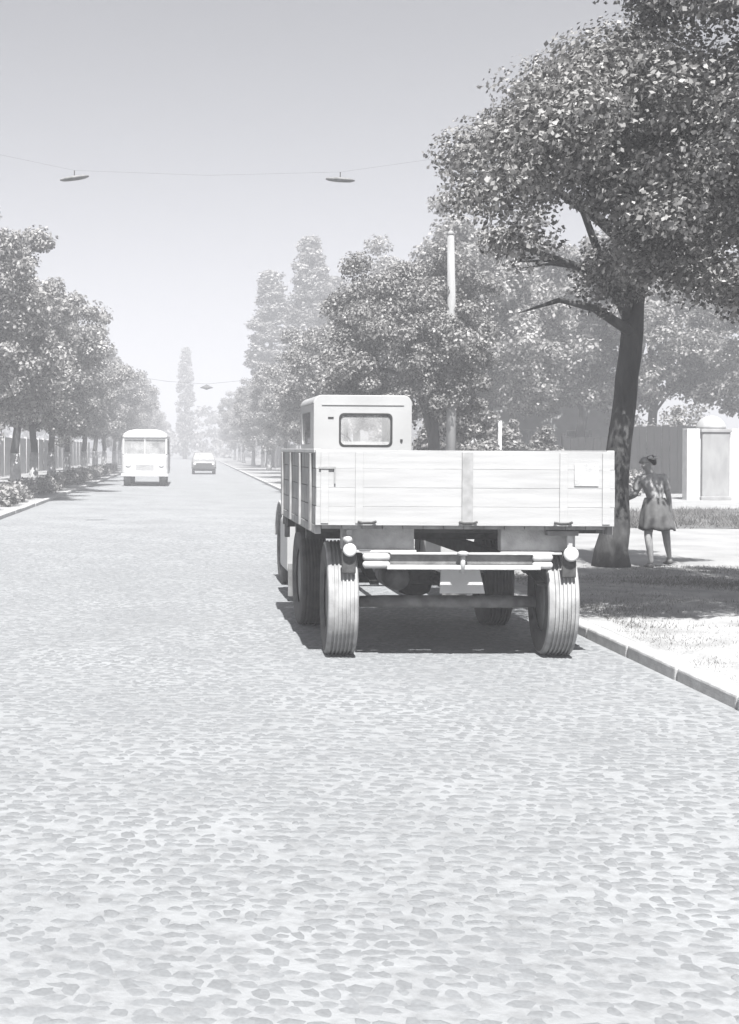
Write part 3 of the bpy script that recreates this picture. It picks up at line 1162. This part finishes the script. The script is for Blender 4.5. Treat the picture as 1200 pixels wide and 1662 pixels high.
# long frame rails
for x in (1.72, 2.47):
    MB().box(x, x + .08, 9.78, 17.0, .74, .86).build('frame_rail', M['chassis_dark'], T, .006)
# rear crossmember channel with pale lips and rounded ends
cm = MB().box(1.545, 2.70, 9.70, 9.73, .775, .852).build('crossmember', M['chassis'], T, .004)
MB().box(1.53, 2.74, 9.64, 9.735, .738, .772).build('lower_lip', M['chassis_pale'], cm, .005)
MB().box(1.56, 2.69, 9.66, 9.735, .854, .868).build('upper_lip', M['chassis_pale'], cm, .004)
for xs in ((1.345, 1.56), (2.685, 2.845)):
    for z in (.832, .772):
        MB().tube([(xs[0], 9.69, z), (xs[0] + .015, 9.69, z), (xs[1] - .015, 9.69, z), (xs[1], 9.69, z)], [.012, .03, .03, .015], 12).build('spring_eye', M['chassis_pale'], cm, smooth=True)
# tow hook
MB().tube([(2.125, 9.66, .71), (2.125, 9.645, .79), (2.125, 9.64, .85)], [.02, .02, .018], 8).lathe_z([(.03, .85), (.045, .86), (.045, .875), (.02, .885)], (2.125, 9.64, 0), 12).build('tow_hook', M['chassis_pale'], T, smooth=True)
# leaf springs
for x in (1.46, 2.80):
    sp = MB()
    for k in range(5):
        L = .95 - k * .15
        ring = []
        pts = []
        for j in range(9):
            t = -1 + j / 4
            yy = 11.0 + L * t * 1.25
            zz = .60 + .18 * (1 - (t * L / .95) ** 2) - k * .018
            pts.append((x, yy, zz))
        sp.loft([[(p[0] - .035, p[1], p[2]), (p[0] + .035, p[1], p[2]), (p[0] + .035, p[1], p[2] + .014), (p[0] - .035, p[1], p[2] + .014)] for p in pts])
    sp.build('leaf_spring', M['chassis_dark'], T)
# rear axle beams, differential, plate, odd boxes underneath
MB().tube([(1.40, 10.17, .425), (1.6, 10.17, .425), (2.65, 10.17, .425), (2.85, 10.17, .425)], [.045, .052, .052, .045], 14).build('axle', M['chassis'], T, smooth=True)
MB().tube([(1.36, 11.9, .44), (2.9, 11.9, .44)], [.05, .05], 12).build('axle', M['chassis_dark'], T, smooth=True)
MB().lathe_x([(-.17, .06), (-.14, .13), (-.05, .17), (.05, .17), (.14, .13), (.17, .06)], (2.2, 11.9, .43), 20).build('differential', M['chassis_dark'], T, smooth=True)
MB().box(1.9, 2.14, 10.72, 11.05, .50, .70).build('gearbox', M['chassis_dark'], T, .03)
MB().tube([(1.72, 10.75, .6), (1.74, 10.3, .60)], [.1, .1], 14).build('brake_chamber', M['chassis'], T, smooth=True)
MB().add([(2.015, 9.92, .715), (2.33, 9.92, .715), (2.375, 9.92, .52), (2.005, 9.92, .52),
          (2.015, 9.935, .715), (2.33, 9.935, .715), (2.375, 9.935, .52), (2.005, 9.935, .52)],
         [(3, 2, 1, 0), (4, 5, 6, 7), (0, 1, 5, 4), (1, 2, 6, 5), (2, 3, 7, 6), (3, 0, 4, 7)]).build('hanging_plate', M['white'], T, .006)
MB().tube([(2.12, 10.1, .55), (2.12, 16, .66)], [.035, .035], 10).build('drive_shaft', M['chassis_dark'], T, smooth=True)


def wheel(cx, cy, mat, r=.47, w=.25, side=-1, toe=0):
    prof = []
    hw = w / 2
    # inner bead, sidewall, ribbed tread, sidewall, bead
    prof += [(-hw * .80, r * .56), (-hw * .97, r * .66), (-hw, r * .80), (-hw * .98, r * .93), (-hw * .91, r * .975)]
    ribs = 7
    a, b = -hw * .86, hw * .86
    for k in range(ribs):
        t0 = a + (b - a) * k / ribs
        t1 = a + (b - a) * (k + 1) / ribs
        g = (b - a) * .035
        crown_ = lambda t: r * (1 - .012 * (t / hw) ** 2)
        if k: prof += [(t0 + g, crown_(t0) - .014), (t0 + g * 1.3, crown_(t0))]
        if k < ribs - 1: prof += [(t1 - g * 1.3, crown_(t1)), (t1 - g, crown_(t1) - .014)]
        else: prof += [(t1, crown_(t1))]
    prof += [(hw * .91, r * .975), (hw * .98, r * .93), (hw, r * .80), (hw * .97, r * .66), (hw * .80, r * .56)]
    root = bpy.data.objects.new('wheel', None)
    col.objects.link(root)
    root.parent = T
    root.matrix_parent_inverse = Matrix.Translation(-wloc(T))
    root.location = (cx, cy, r - .012)
    root.rotation_euler = (0, 0, R(-toe))
    me = MB()
    rings = [[(h, rr_ * math.cos(2 * math.pi * k / 56), rr_ * math.sin(2 * math.pi * k / 56)) for k in range(56)] for (h, rr_) in prof]
    me.loft(rings, False)
    t = link('tyre', me.mesh('tyre', True), mat)
    t.parent = root
    t.data.materials.append(M['tyre'])  # sidewalls darker: less dust than the tread, plus their shade put into the colour
    for pg in t.data.polygons:
        if abs(pg.normal.x) > .75 and Vector((0, pg.center.y, pg.center.z)).length < r * .95:
            pg.material_index = 1
    e = t.modifiers.new('edges', 'EDGE_SPLIT')
    e.split_angle = R(38)
    rm = MB().lathe_x([(-hw * .70, r * .57), (-hw * .5, r * .54), (side * -.02, r * .5), (side * .0, r * .2), (side * .06, r * .18), (side * .07, .02)], (0, 0, 0), 32)
    rm = link('rim', rm.mesh('rim', True), M['hub'])
    rm.parent = root
    # keep only half of the visible profile on the other face
    rm2 = MB().lathe_x([(hw * .70, r * .57), (hw * .5, r * .54), (.02, r * .5)], (0, 0, 0), 32)
    rm2 = link('hub', rm2.mesh('hub', True), M['hub'])
    rm2.parent = root
    nuts = MB()
    for k in range(6):
        an = k * math.pi / 3
        nuts.tube([(side * .03, .16 * math.cos(an), .16 * math.sin(an)), (side * .075, .16 * math.cos(an), .16 * math.sin(an))], .014, 6)
    nb_ = link('wheel_nuts', nuts.mesh('wheel_nuts'), M['chassis'])
    nb_.parent = root
    return root


wheel(1.225, 10.17, M['tyre_dusty_sunlit'], side=-1, toe=3)
wheel(3.0, 10.17, M['tyre_dusty_sunlit'], side=1, toe=6)
wheel(1.19, 11.9, M['tyre'], side=-1)
wheel(2.96, 11.9, M['tyre'], side=1, toe=4)
wheel(1.24, 15.45, M['tyre'], side=-1)
wheel(3.02, 15.45, M['tyre'], side=1)
# reflectors on brackets, mud flaps over the wheels
for x, z, r in ((1.24, .888, .054), (2.985, .862, .06)):
    rf = MB()
    rings = [[(x + rr_ * math.cos(2 * math.pi * k / 24), yy, z + rr_ * math.sin(2 * math.pi * k / 24)) for k in range(24)] for yy, rr_ in ((9.655, .012), (9.648, r * .7), (9.655, r * .97), (9.67, r), (9.69, r * .8))]
    rf = rf.loft(rings).build('reflector', M['reflector'], T, smooth=True)
    MB().box(x - .022, x + .022, 9.695, 9.715, z, z + .16).build('bracket', M['chassis_pale'], rf, .004)
    MB().box(x - .058, x + .055, 9.70, 9.72, z - .19, z - .005).build('mudflap', M['chassis_dark'], T, .012)
MB().tube([(1.20, 9.69, .985), (1.23, 9.675, .965), (1.255, 9.68, .975)], [.025, .035, .02], 8).build('lamp_socket', M['chassis_pale'], T, smooth=True)
# fuel tank / mudguard panels ahead of the tandem wheels
for xa, xb in ((1.135, 1.46), (2.83, 3.13)):
    rings = []
    pts = rrect(xa, xb, .30, .915, .07, 5)
    rings = [[(p[0], 13.55, p[1]) for p in pts], [(p[0], 14.35, p[1]) for p in pts]]
    MB().loft(rings).build('fuel_tank', M['cab_paint'], T, .015)
    MB().box(xa + .01, xb - .02, 13.52, 13.545, .06, .42).build('mudflap', M['chassis'], T, .005)
# stay at the front corner of the bed
MB().box(.985, 1.035, 12.27, 12.33, .80, 1.02).build('bed_stay', M['chassis'], T, .005)
# spare wheel rack between bed and cab
MB().box(1.3, 2.95, 13.0, 13.06, .88, 1.0).box(1.3, 2.95, 14.5, 14.56, .88, 1.0).build('rack_beam', M['chassis_dark'], T)
# cab
CY0, CY1 = 15.2, 16.65
cx0, cx1 = 1.50, 2.715
CT = 2.345
lower = MB()
prof = [(1.36, .95), (1.36, 1.45), (1.44, 1.66), (2.78, 1.66), (2.86, 1.45), (2.86, .95)]
lower.loft([[(p[0], CY0, p[1]) for p in prof], [(p[0], CY1, p[1]) for p in prof]])
cab = lower.build('cab', M['cab_paint'], T, .03)
out = rrect(cx0, cx1, 1.6, CT, .10, 8)
win = rrect(1.824, 2.462, 1.722, 2.112, .055, 8)
MB().ringplate([(p[0], CY0, p[1]) for p in out], [(p[0], CY0, p[1]) for p in win], (0, .035, 0)).build('rear_wall', M['cab_paint'], cab, .008)
w_ = MB().ringplate([(p[0], CY0 - .006, p[1]) for p in rrect(1.812, 2.474, 1.71, 2.124, .062, 8)], [(p[0], CY0 - .006, p[1]) for p in rrect(1.836, 2.45, 1.734, 2.10, .05, 8)], (0, .02, 0)).build('rear_window', M['rubber'], cab)
MB().loft([[(p[0], CY0 + .012, p[1]) for p in rrect(1.828, 2.458, 1.726, 2.108, .05, 8)], [(p[0], CY0 + .017, p[1]) for p in rrect(1.828, 2.458, 1.726, 2.108, .05, 8)]]).build('pane', M['glass_cab'], w_)
# front wall with windscreen
wsc = rrect(cx0 + .12, cx1 - .12, 1.72, 2.17, .06, 8)
MB().ringplate([(p[0], CY1 - .04, p[1]) for p in out], [(p[0], CY1 - .04, p[1]) for p in wsc], (0, .035, 0)).build('front_wall', M['cab_paint'], cab, .008)
MB().box((cx0 + cx1) / 2 - .03, (cx0 + cx1) / 2 + .03, CY1 - .035, CY1 - .01, 1.70, 2.19).build('windscreen_pillar', M['cab_paint'], cab)
MB().box(cx0 + .1, cx1 - .1, CY1 - .028, CY1 - .022, 1.70, 2.19).build('windscreen', M['glass'], cab)
# doors (side walls with window) and roof
for xs in (cx0, cx1 - .035):
    o2 = rrect(CY0 + .037, CY1 - .042, 1.6, 2.24, .03, 8)
    i2 = rrect(CY0 + .35, CY1 - .18, 1.74, 2.15, .06, 8)
    d = MB().ringplate([(xs, p[0], p[1]) for p in o2], [(xs, p[0], p[1]) for p in i2], (.035, 0, 0)).build('door', M['cab_paint'], cab)
    MB().box(xs + .014, xs + .02, CY0 + .33, CY1 - .16, 1.72, 2.17).build('pane', M['glass'], d)
ro = [p for p in rrect(cx0 - .004, cx1 + .004, 2.15, CT + .004, .104, 8) if p[1] > 2.232]
ri = [(cx0 + .03 + (p[0] - cx0) * (cx1 - cx0 - .06) / (cx1 - cx0), p[1] - .03) for p in ro]
nr = len(ro)
vs = [(p[0], y, p[1]) for y in (CY0 + .037, CY1 + .02) for p in ro + ri]
fs = []
for k in range(nr - 1):
    fs += [(k, k + 1, 2 * nr + k + 1, 2 * nr + k), (nr + k + 1, nr + k, 3 * nr + k, 3 * nr + k + 1),
           (k + 1, k, nr + k, nr + k + 1), (2 * nr + k, 2 * nr + k + 1, 3 * nr + k + 1, 3 * nr + k)]
fs += [(0, 2 * nr, 3 * nr, nr), (nr - 1, 2 * nr - 1, 4 * nr - 1, 3 * nr - 1)]
MB().add(vs, fs).build('roof', M['cab_paint'], cab)
MB().box(cx0 + .1, cx1 - .1, CY0 - .012, CY0 - .005, 2.222, 2.231).build('drip_rail', M['cab_paint'], cab)
MB().box(1.675, 1.745, CY0 - .009, CY0 - .001, 2.058, 2.076).build('vent', M['rubber'], cab)
MB().lathe_z([(.016, 0), (.016, .03)], (2.585, CY0 - .002, 1.775), 10).build('cap_screw', M['rubber'], cab)
# seat and steering wheel in the cab
MB().box(1.6, 2.62, CY0 + .1, CY0 + .25, 1.3, 1.775).build('seat_back', M['strap'], cab, .06)
sw = MB()
c = Vector((1.92, 16.2, 1.72))
pts = [c + Vector((.2 * math.cos(a), -.06 * math.sin(a), .17 * math.sin(a))) for a in [2 * math.pi * k / 20 for k in range(21)]]
sw.tube(pts, .014, 6)
sw.build('steering_wheel', M['rubber'], cab)
# bonnet, front wings, bumper, headlights
MB().loft([[(p[0], CY1 + .003, p[1]) for p in rrect(1.62, 2.6, .95, 1.55, .15, 6)], [(p[0] * .9 + .211, 17.5, p[1] - .05) for p in rrect(1.66, 2.56, .95, 1.5, .15, 6)]]).build('bonnet', M['cab_paint'], T, .02)
for cxw in (1.245, 3.02):
    pts = [(15.45 + .60 * math.cos(R(a)), .47 + .56 * math.sin(R(a))) for a in range(10, 176, 15)]
    pin = [(15.45 + .57 * math.cos(R(a)), .47 + .53 * math.sin(R(a))) for a in range(10, 176, 15)]
    sec = pts + pin[::-1]
    MB().loft([[(cxw - .145, p[0], p[1]) for p in sec], [(cxw + .145, p[0], p[1]) for p in sec]]).build('wing', M['kerb'], T, .01)
    MB().lathe_z([(.02, -.1), (.09, -.08), (.1, .05), (.02, .08)], (cxw + (.12 if cxw < 2 else -.12), 16.6, 1.05), 16).build('headlight', M['lamp_white'], T, smooth=True)
MB().box(1.3, 2.96, 17.6, 17.68, .55, .75).build('bumper', M['chassis_pale'], T, .02)


for ch in T.children:
    nm = ch.name.split('.')[0]
    if nm in ('cab', 'bonnet', 'wing', 'headlight', 'bumper') or (nm == 'wheel' and ch.location.y > 14):
        ch.location.x += .12
T.rotation_euler = (0, 0, R(1.2))


# ------------------------------------------------------------------ bus and car coming up the street
def simple_wheel(parent, cx, cy, r, w, mat=None):
    root = bpy.data.objects.new('wheel', None)
    col.objects.link(root)
    root.parent = parent
    root.matrix_parent_inverse = Matrix.Translation(-wloc(parent))
    root.location = (cx, cy, r)
    t = MB().lathe_x([(-w / 2, r * .6), (-w / 2, r * .93), (-w * .38, r), (w * .38, r), (w / 2, r * .93), (w / 2, r * .6)], (0, 0, 0), 28)
    o = link('tyre', t.mesh('tyre', True), M['tyre']); o.parent = root
    h = MB().lathe_x([(-w * .46, r * .61), (-w * .3, r * .4), (w * .3, r * .4), (w * .46, r * .61)], (0, 0, 0), 20)
    o = link('rim', h.mesh('rim', True), M['hub']); o.parent = root


def bus():
    B = thing('bus', (-2.02, 57, 0), 'small white bus with domed roof coming up the left lane', 'bus')
    xa, xb, ya, yb = -3.05, -1.0, 54.2, 60.4
    zt, zw, zb = 2.52, 1.42, .46
    # lower body, with rounded front corners
    def plan(y0, y1, inset, r):
        return rrect(xa + inset, xb - inset, y0 + inset, y1 - inset, r, 6)
    rings = []
    for z, ins in ((zb, .05), (zb + .12, 0), (zw - .1, 0), (zw, .015)):
        rings.append([(p[0], p[1], z) for p in plan(ya, yb, ins, .22)])
    body = MB().loft(rings).build('body', M['bus_paint'], B, smooth=False)
    rings = []
    for z, ins in ((2.1, .05), (2.16, .02), (2.2, .02), (2.34, .1), (2.45, .28), (2.51, .5), (2.525, .75)):
        rings.append([(p[0], p[1], z) for p in rrect(xa + ins, xb - ins, ya + ins * 1.1, yb - ins, max(.06, .24 - ins * .1), 6)])
    MB().loft(rings).build('roof', M['bus_paint'], B, smooth=True)
    # pillars
    pl = MB()
    for x in (xa + .04, xb - .13):
        pl.box(x, x + .09, ya + .05, ya + .16, zw, 2.1)
        for k in range(1, 7):
            y = ya + .15 + k * .98
            pl.box(x, x + .09, y - .05, y + .05, zw, 2.1)
    pl.box((xa + xb) / 2 - .03, (xa + xb) / 2 + .03, ya + .06, ya + .12, zw, 2.1)
    pl.build('pillar', M['bus_paint'], B)
    for x0, x1 in ((xa + .14, (xa + xb) / 2 - .035), ((xa + xb) / 2 + .035, xb - .14)):
        MB().box(x0, x1, ya + .085, ya + .093, zw + .003, 2.095).build('windscreen', M['glass_glare'], B)
        MB().box(x0 - .02, x1 + .02, ya + .05, ya + .083, 2.03, 2.09).build('visor', M['chassis'], B)
    for x in (xa + .085, xb - .09):
        for k in range(6):
            y = ya + .2 + k * .98
            MB().box(x, x + .006, y + (.03 if k else 0), y + .88, zw + .003, 2.095).build('window', M['glass_glare'], B)
    # blinds and seats seen through the glass
    st = MB()
    for k in range(5):
        y = ya + 1.2 + k * .95
        for x in (xa + .2, xb - 1.0):
            st.box(x, x + .8, y, y + .1, zb + .4, zw + .25)
    st.build('seat', M['wall_house'], B, .03)
    MB().box(xa + .2, xb - .2, yb - .25, yb - .2, zw, 2.1).build('rear_panel', M['bus_paint'], B)
    # face: headlamps, grille, bumper
    for x in (xa + .3, xb - .3):
        hl_ = MB().loft([[(x + r * math.cos(2 * math.pi * k / 20), y, .95 + r * math.sin(2 * math.pi * k / 20)) for k in range(20)] for y, r in ((ya + .02, .12), (ya - .02, .115), (ya - .04, .07))])
        hl_.build('headlight', M['lamp_white'], B, smooth=True)
    g = MB()
    for k in range(5):
        g.box(-2.42, -1.63, ya - .012, ya - .002, .72 + k * .05, .745 + k * .05)
    g.build('grille', M['chassis_pale'], B)
    MB().box(xa - .02, xb + .02, ya - .12, ya - .03, .43, .56).build('bumper', M['bus_paint'], B, .02)
    MB().box(xa + .45, xb - .45, ya - .13, ya - .122, .44, .55).build('number_plate', M['white'], B)
    for x in (xa + .24, xb - .24):
        simple_wheel(B, x, ya + .55, .43, .30)
        simple_wheel(B, x, ya + 4.4, .43, .30)


bus()


def car():
    C = thing('car', (.86, 82, 0), 'pale saloon car with dark grille coming up the middle of the street', 'car')
    cx, ya = .86, 80.0
    W = .80

    def sec(y, hw, z0, z1, r):
        return [(cx + p[0], y, p[1]) for p in rrect(-hw, hw, z0, z1, r, 5)]
    rings = [sec(ya, W * .86, .42, .78, .1), sec(ya + .12, W * .95, .34, .86, .12), sec(ya + .5, W, .28, .92, .13), sec(ya + 1.3, W, .26, .97, .12),
             sec(ya + 2.8, W, .26, .98, .12), sec(ya + 3.7, W * .97, .30, .96, .12), sec(ya + 4.25, W * .88, .42, .82, .12)]
    MB().loft(rings).build('body', M['car_paint'], C, smooth=True)
    # cabin: pillars and roof round glass
    MB().loft([[(cx + a * .60, y, z) for a, y, z in ((-1, ya + 1.75, 1.40), (1, ya + 1.75, 1.40), (1, ya + 3.0, 1.40), (-1, ya + 3.0, 1.40))],
               [(cx + a * .52, y, z) for a, y, z in ((-1, ya + 1.9, 1.46), (1, ya + 1.9, 1.46), (1, ya + 2.9, 1.46), (-1, ya + 2.9, 1.46))]]).build('roof', M['car_paint'], C, .03)
    pl = MB()
    for s in (-1, 1):
        pl.tube([(cx + s * .72, ya + 1.3, .95), (cx + s * .58, ya + 1.8, 1.41)], .03, 6)
        pl.tube([(cx + s * .72, ya + 2.3, .95), (cx + s * .59, ya + 2.35, 1.41)], .03, 6)
        pl.tube([(cx + s * .72, ya + 3.5, .95), (cx + s * .58, ya + 2.95, 1.41)], .04, 6)
    pl.build('pillar', M['car_paint'], C)
    q = lambda a, b, c_, d: MB().add([a, b, c_, d], [(0, 1, 2, 3)])
    def pane(a, b, c_, d, nm):
        o = q(a, b, c_, d).build(nm, M['glass_glare'], C)
        sm = o.modifiers.new('thick', 'SOLIDIFY'); sm.thickness = .006
    pane((cx - .7, ya + 1.31, .96), (cx + .7, ya + 1.31, .96), (cx + .57, ya + 1.78, 1.40), (cx - .57, ya + 1.78, 1.40), 'windscreen')
    pane((cx + .7, ya + 3.49, .96), (cx - .7, ya + 3.49, .96), (cx - .57, ya + 2.97, 1.40), (cx + .57, ya + 2.97, 1.40), 'rear_window')
    for s in (-1, 1):
        pane((cx + s * .72, ya + 1.33, .96), (cx + s * .72, ya + 3.47, .96), (cx + s * .585, ya + 2.95, 1.40), (cx + s * .585, ya + 1.82, 1.40), 'side_window')
    MB().box(cx - .62, cx + .62, ya - .022, ya - .002, .47, .74).build('grille', M['chassis_dark'], C, .01)
    for s in (-1, 1):
        hb = MB().loft([[(cx + s * .58 + r * math.cos(2 * math.pi * k / 16), y, .68 + r * math.sin(2 * math.pi * k / 16)) for k in range(16)] for y, r in ((ya + .06, .1), (ya - .01, .1), (ya - .03, .05))])
        hb.build('headlight', M['lamp_white'], C, smooth=True)
    MB().box(cx - .80, cx + .80, ya - .12, ya - .04, .40, .49).build('bumper', M['chassis_dark'], C, .02)
    MB().box(cx - .7, cx + .7, ya + .1, ya + 4.1, .22, .27).build('underbody', M['chassis_dark'], C)
    for s in (-1, 1):
        simple_wheel(C, cx + s * .68, ya + .75, .32, .18)
        simple_wheel(C, cx + s * .68, ya + 3.35, .32, .18)


car()


# ------------------------------------------------------------------ the walking girl
def skin_obj(name, verts, edges, radii, mat, parent, root_i=0, sub=2):
    me = bpy.data.meshes.new(name)
    me.from_pydata(verts, edges, [])
    o = bpy.data.objects.new(name, me)
    col.objects.link(o)
    o.parent = parent
    me.materials.append(mat)
    sm = o.modifiers.new('skin', 'SKIN')
    sm.use_smooth_shade = True
    if not me.skin_vertices:
        bpy.context.view_layer.objects.active = o
    d = me.skin_vertices[0].data
    for i, r in enumerate(radii):
        d[i].radius = r if hasattr(r, '__len__') else (r, r)
        d[i].use_root = (i == root_i)
    s = o.modifiers.new('sub', 'SUBSURF')
    s.levels = sub
    s.render_levels = sub
    return o


def girl():
    P = thing('person', (6.36, 16.62, KH - .004), 'person in light patterned blouse and dark skirt walking away past the big trunk', 'person')
    V, E, Rr = [], [], []

    def add(p, r, par=None):
        V.append(p); Rr.append(r)
        if par is not None: E.append((par, len(V) - 1))
        return len(V) - 1
    pel = add((-.075, .0, .83), (.135, .105))
    wai = add((-.10, .0, .98), (.105, .085), pel)
    che = add((-.135, .0, 1.14), (.125, .095), wai)
    nb_ = add((-.165, .0, 1.265), (.07, .06), che)
    nk = add((-.185, .0, 1.33), .042, nb_)
    h0 = add((-.205, -.005, 1.385), .058, nk)
    h1 = add((-.215, -.005, 1.45), .082, h0)
    h2 = add((-.215, 0, 1.515), .068, h1)
    # nose and chin towards the left, where she looks
    add((-.302, .04, 1.43), .013, h1)
    add((-.272, .03, 1.372), .03, h0)
    # right arm hanging (on the right in the view), slightly out
    sr = add((.015, 0, 1.225), .05, che)
    er = add((.085, -.02, .97), .037, sr)
    wr = add((.135, .03, .755), .025, er)
    pr_ = add((.148, .045, .69), (.03, .02), wr)
    for k, (dx, dy, L) in enumerate(((-.018, .012, .075), (-.004, .02, .085), (.010, .022, .082), (.022, .018, .066))):
        kn = add((.150 + dx * .9, .052 + dy, .655), .0085, pr_)
        add((.150 + dx * 1.05, .062 + dy * 1.3, .655 - L * .62), .007, kn)
    th = add((.128, .065, .68), .009, pr_)
    add((.125, .082, .645), .0075, th)
    # left arm bent forwards, mostly hidden
    sl = add((-.295, .02, 1.215), .05, che)
    el = add((-.335, .06, .985), .037, sl)
    wl = add((-.36, .24, .93), .025, el)
    pl = add((-.362, .30, .925), (.03, .02), wl)
    for k in range(4):
        kn = add((-.385 + k * .015, .335, .925), .0085, pl)
        add((-.385 + k * .015, .375, .905), .007, kn)
    th = add((-.335, .325, .945), .009, pl)
    add((-.33, .35, .955), .0075, th)
    # legs
    hl_ = add((-.15, .0, .76), .085, pel)
    kl = add((-.195, -.03, .45), .055, hl_)
    cl = add((-.185, -.06, .30), .05, kl)
    al = add((-.165, -.075, .085), .032, cl)
    add((-.175, .05, .03), .03, al)
    hr = add((.005, .0, .76), .085, pel)
    kr = add((.085, .06, .45), .055, hr)
    cr = add((.135, .15, .32), .05, kr)
    ar = add((.225, .30, .13), .032, cr)
    add((.22, .38, .05), .03, ar)
    skin_obj('body', V, E, Rr, M['skin'], P)
    # blouse with short sleeves
    V2 = [(-.08, 0, .90), (-.10, 0, .99), (-.135, 0, 1.14), (-.163, 0, 1.25), (-.172, 0, 1.285), (.018, 0, 1.225), (.052, -.01, 1.09), (.068, -.015, 1.03), (-.297, .02, 1.215), (-.318, .04, 1.09), (-.326, .05, 1.03)]
    E2 = [(0, 1), (1, 2), (2, 3), (3, 4), (2, 5), (5, 6), (6, 7), (2, 8), (8, 9), (9, 10)]
    R2 = [(.145, .115), (.122, .102), (.145, .115), (.088, .075), (.06, .055), .066, .06, .056, .066, .06, .056]
    skin_obj('blouse', V2, E2, R2, M['blouse'], P)
    # skirt: gathered cone with soft folds
    rings = []
    for k in range(9):
        t = k / 8
        z = .95 - t * .43
        cx = -.09 + .035 * t
        rx = .13 + .095 * t ** .7
        ry = .115 + .085 * t ** .7
        rings.append([(cx + (rx + .016 * t * math.sin(9 * a)) * math.cos(a), .02 * t + (ry + .016 * t * math.sin(9 * a)) * math.sin(a), z + .012 * t * math.sin(5 * a)) for a in [2 * math.pi * j / 48 for j in range(48)]])
    m = MB().loft(rings, False)
    sk_ = link('skirt', m.mesh('skirt', True), M['skirt'])
    sk_.parent = P
    so_ = sk_.modifiers.new('thick', 'SOLIDIFY')
    so_.thickness = .006
    # hair: cap on the back of the head, tied knot and pale ribbon
    hv = [(-.175, -.02, 1.42), (-.19, -.015, 1.475), (-.212, -.005, 1.525), (-.15, -.035, 1.47), (-.12, -.05, 1.44), (-.125, -.055, 1.385)]
    skin_obj('hair', hv, [(0, 1), (1, 2), (1, 3), (3, 4), (4, 5)], [.066, .093, .076, .055, .045, .028], M['hair'], P)
    rb = MB()
    rb.tube([(-.15, -.085, 1.475), (-.19, -.10, 1.50), (-.225, -.09, 1.49)], [.012, .024, .014], 6)
    rb.tube([(-.15, -.085, 1.475), (-.11, -.10, 1.505), (-.08, -.09, 1.50)], [.012, .024, .014], 6)
    o = link('ribbon', rb.mesh('ribbon', True), M['white'])
    o.parent = P
    # shoes
    for (x, y, z, tilt) in ((-.172, -.02, .0, 0), (.222, .33, .02, .25)):
        s_ = MB()
        rings = []
        for k in range(9):
            t = k / 8
            yy = y - .085 + .215 * t
            w = .028 + .014 * math.sin(t * math.pi) ** .5
            h = .075 - .04 * t if t > .2 else .07
            zz = z + max(0, tilt * (.4 - t) * .16)
            rings.append([(x + w * math.cos(a), yy, zz + max(0, h * .5 + h * .5 * math.sin(a))) for a in [2 * math.pi * j / 12 for j in range(12)]])
        so2 = link('shoe', s_.loft(rings).mesh('shoe', True), M['shoe'])
        so2.parent = P


girl()
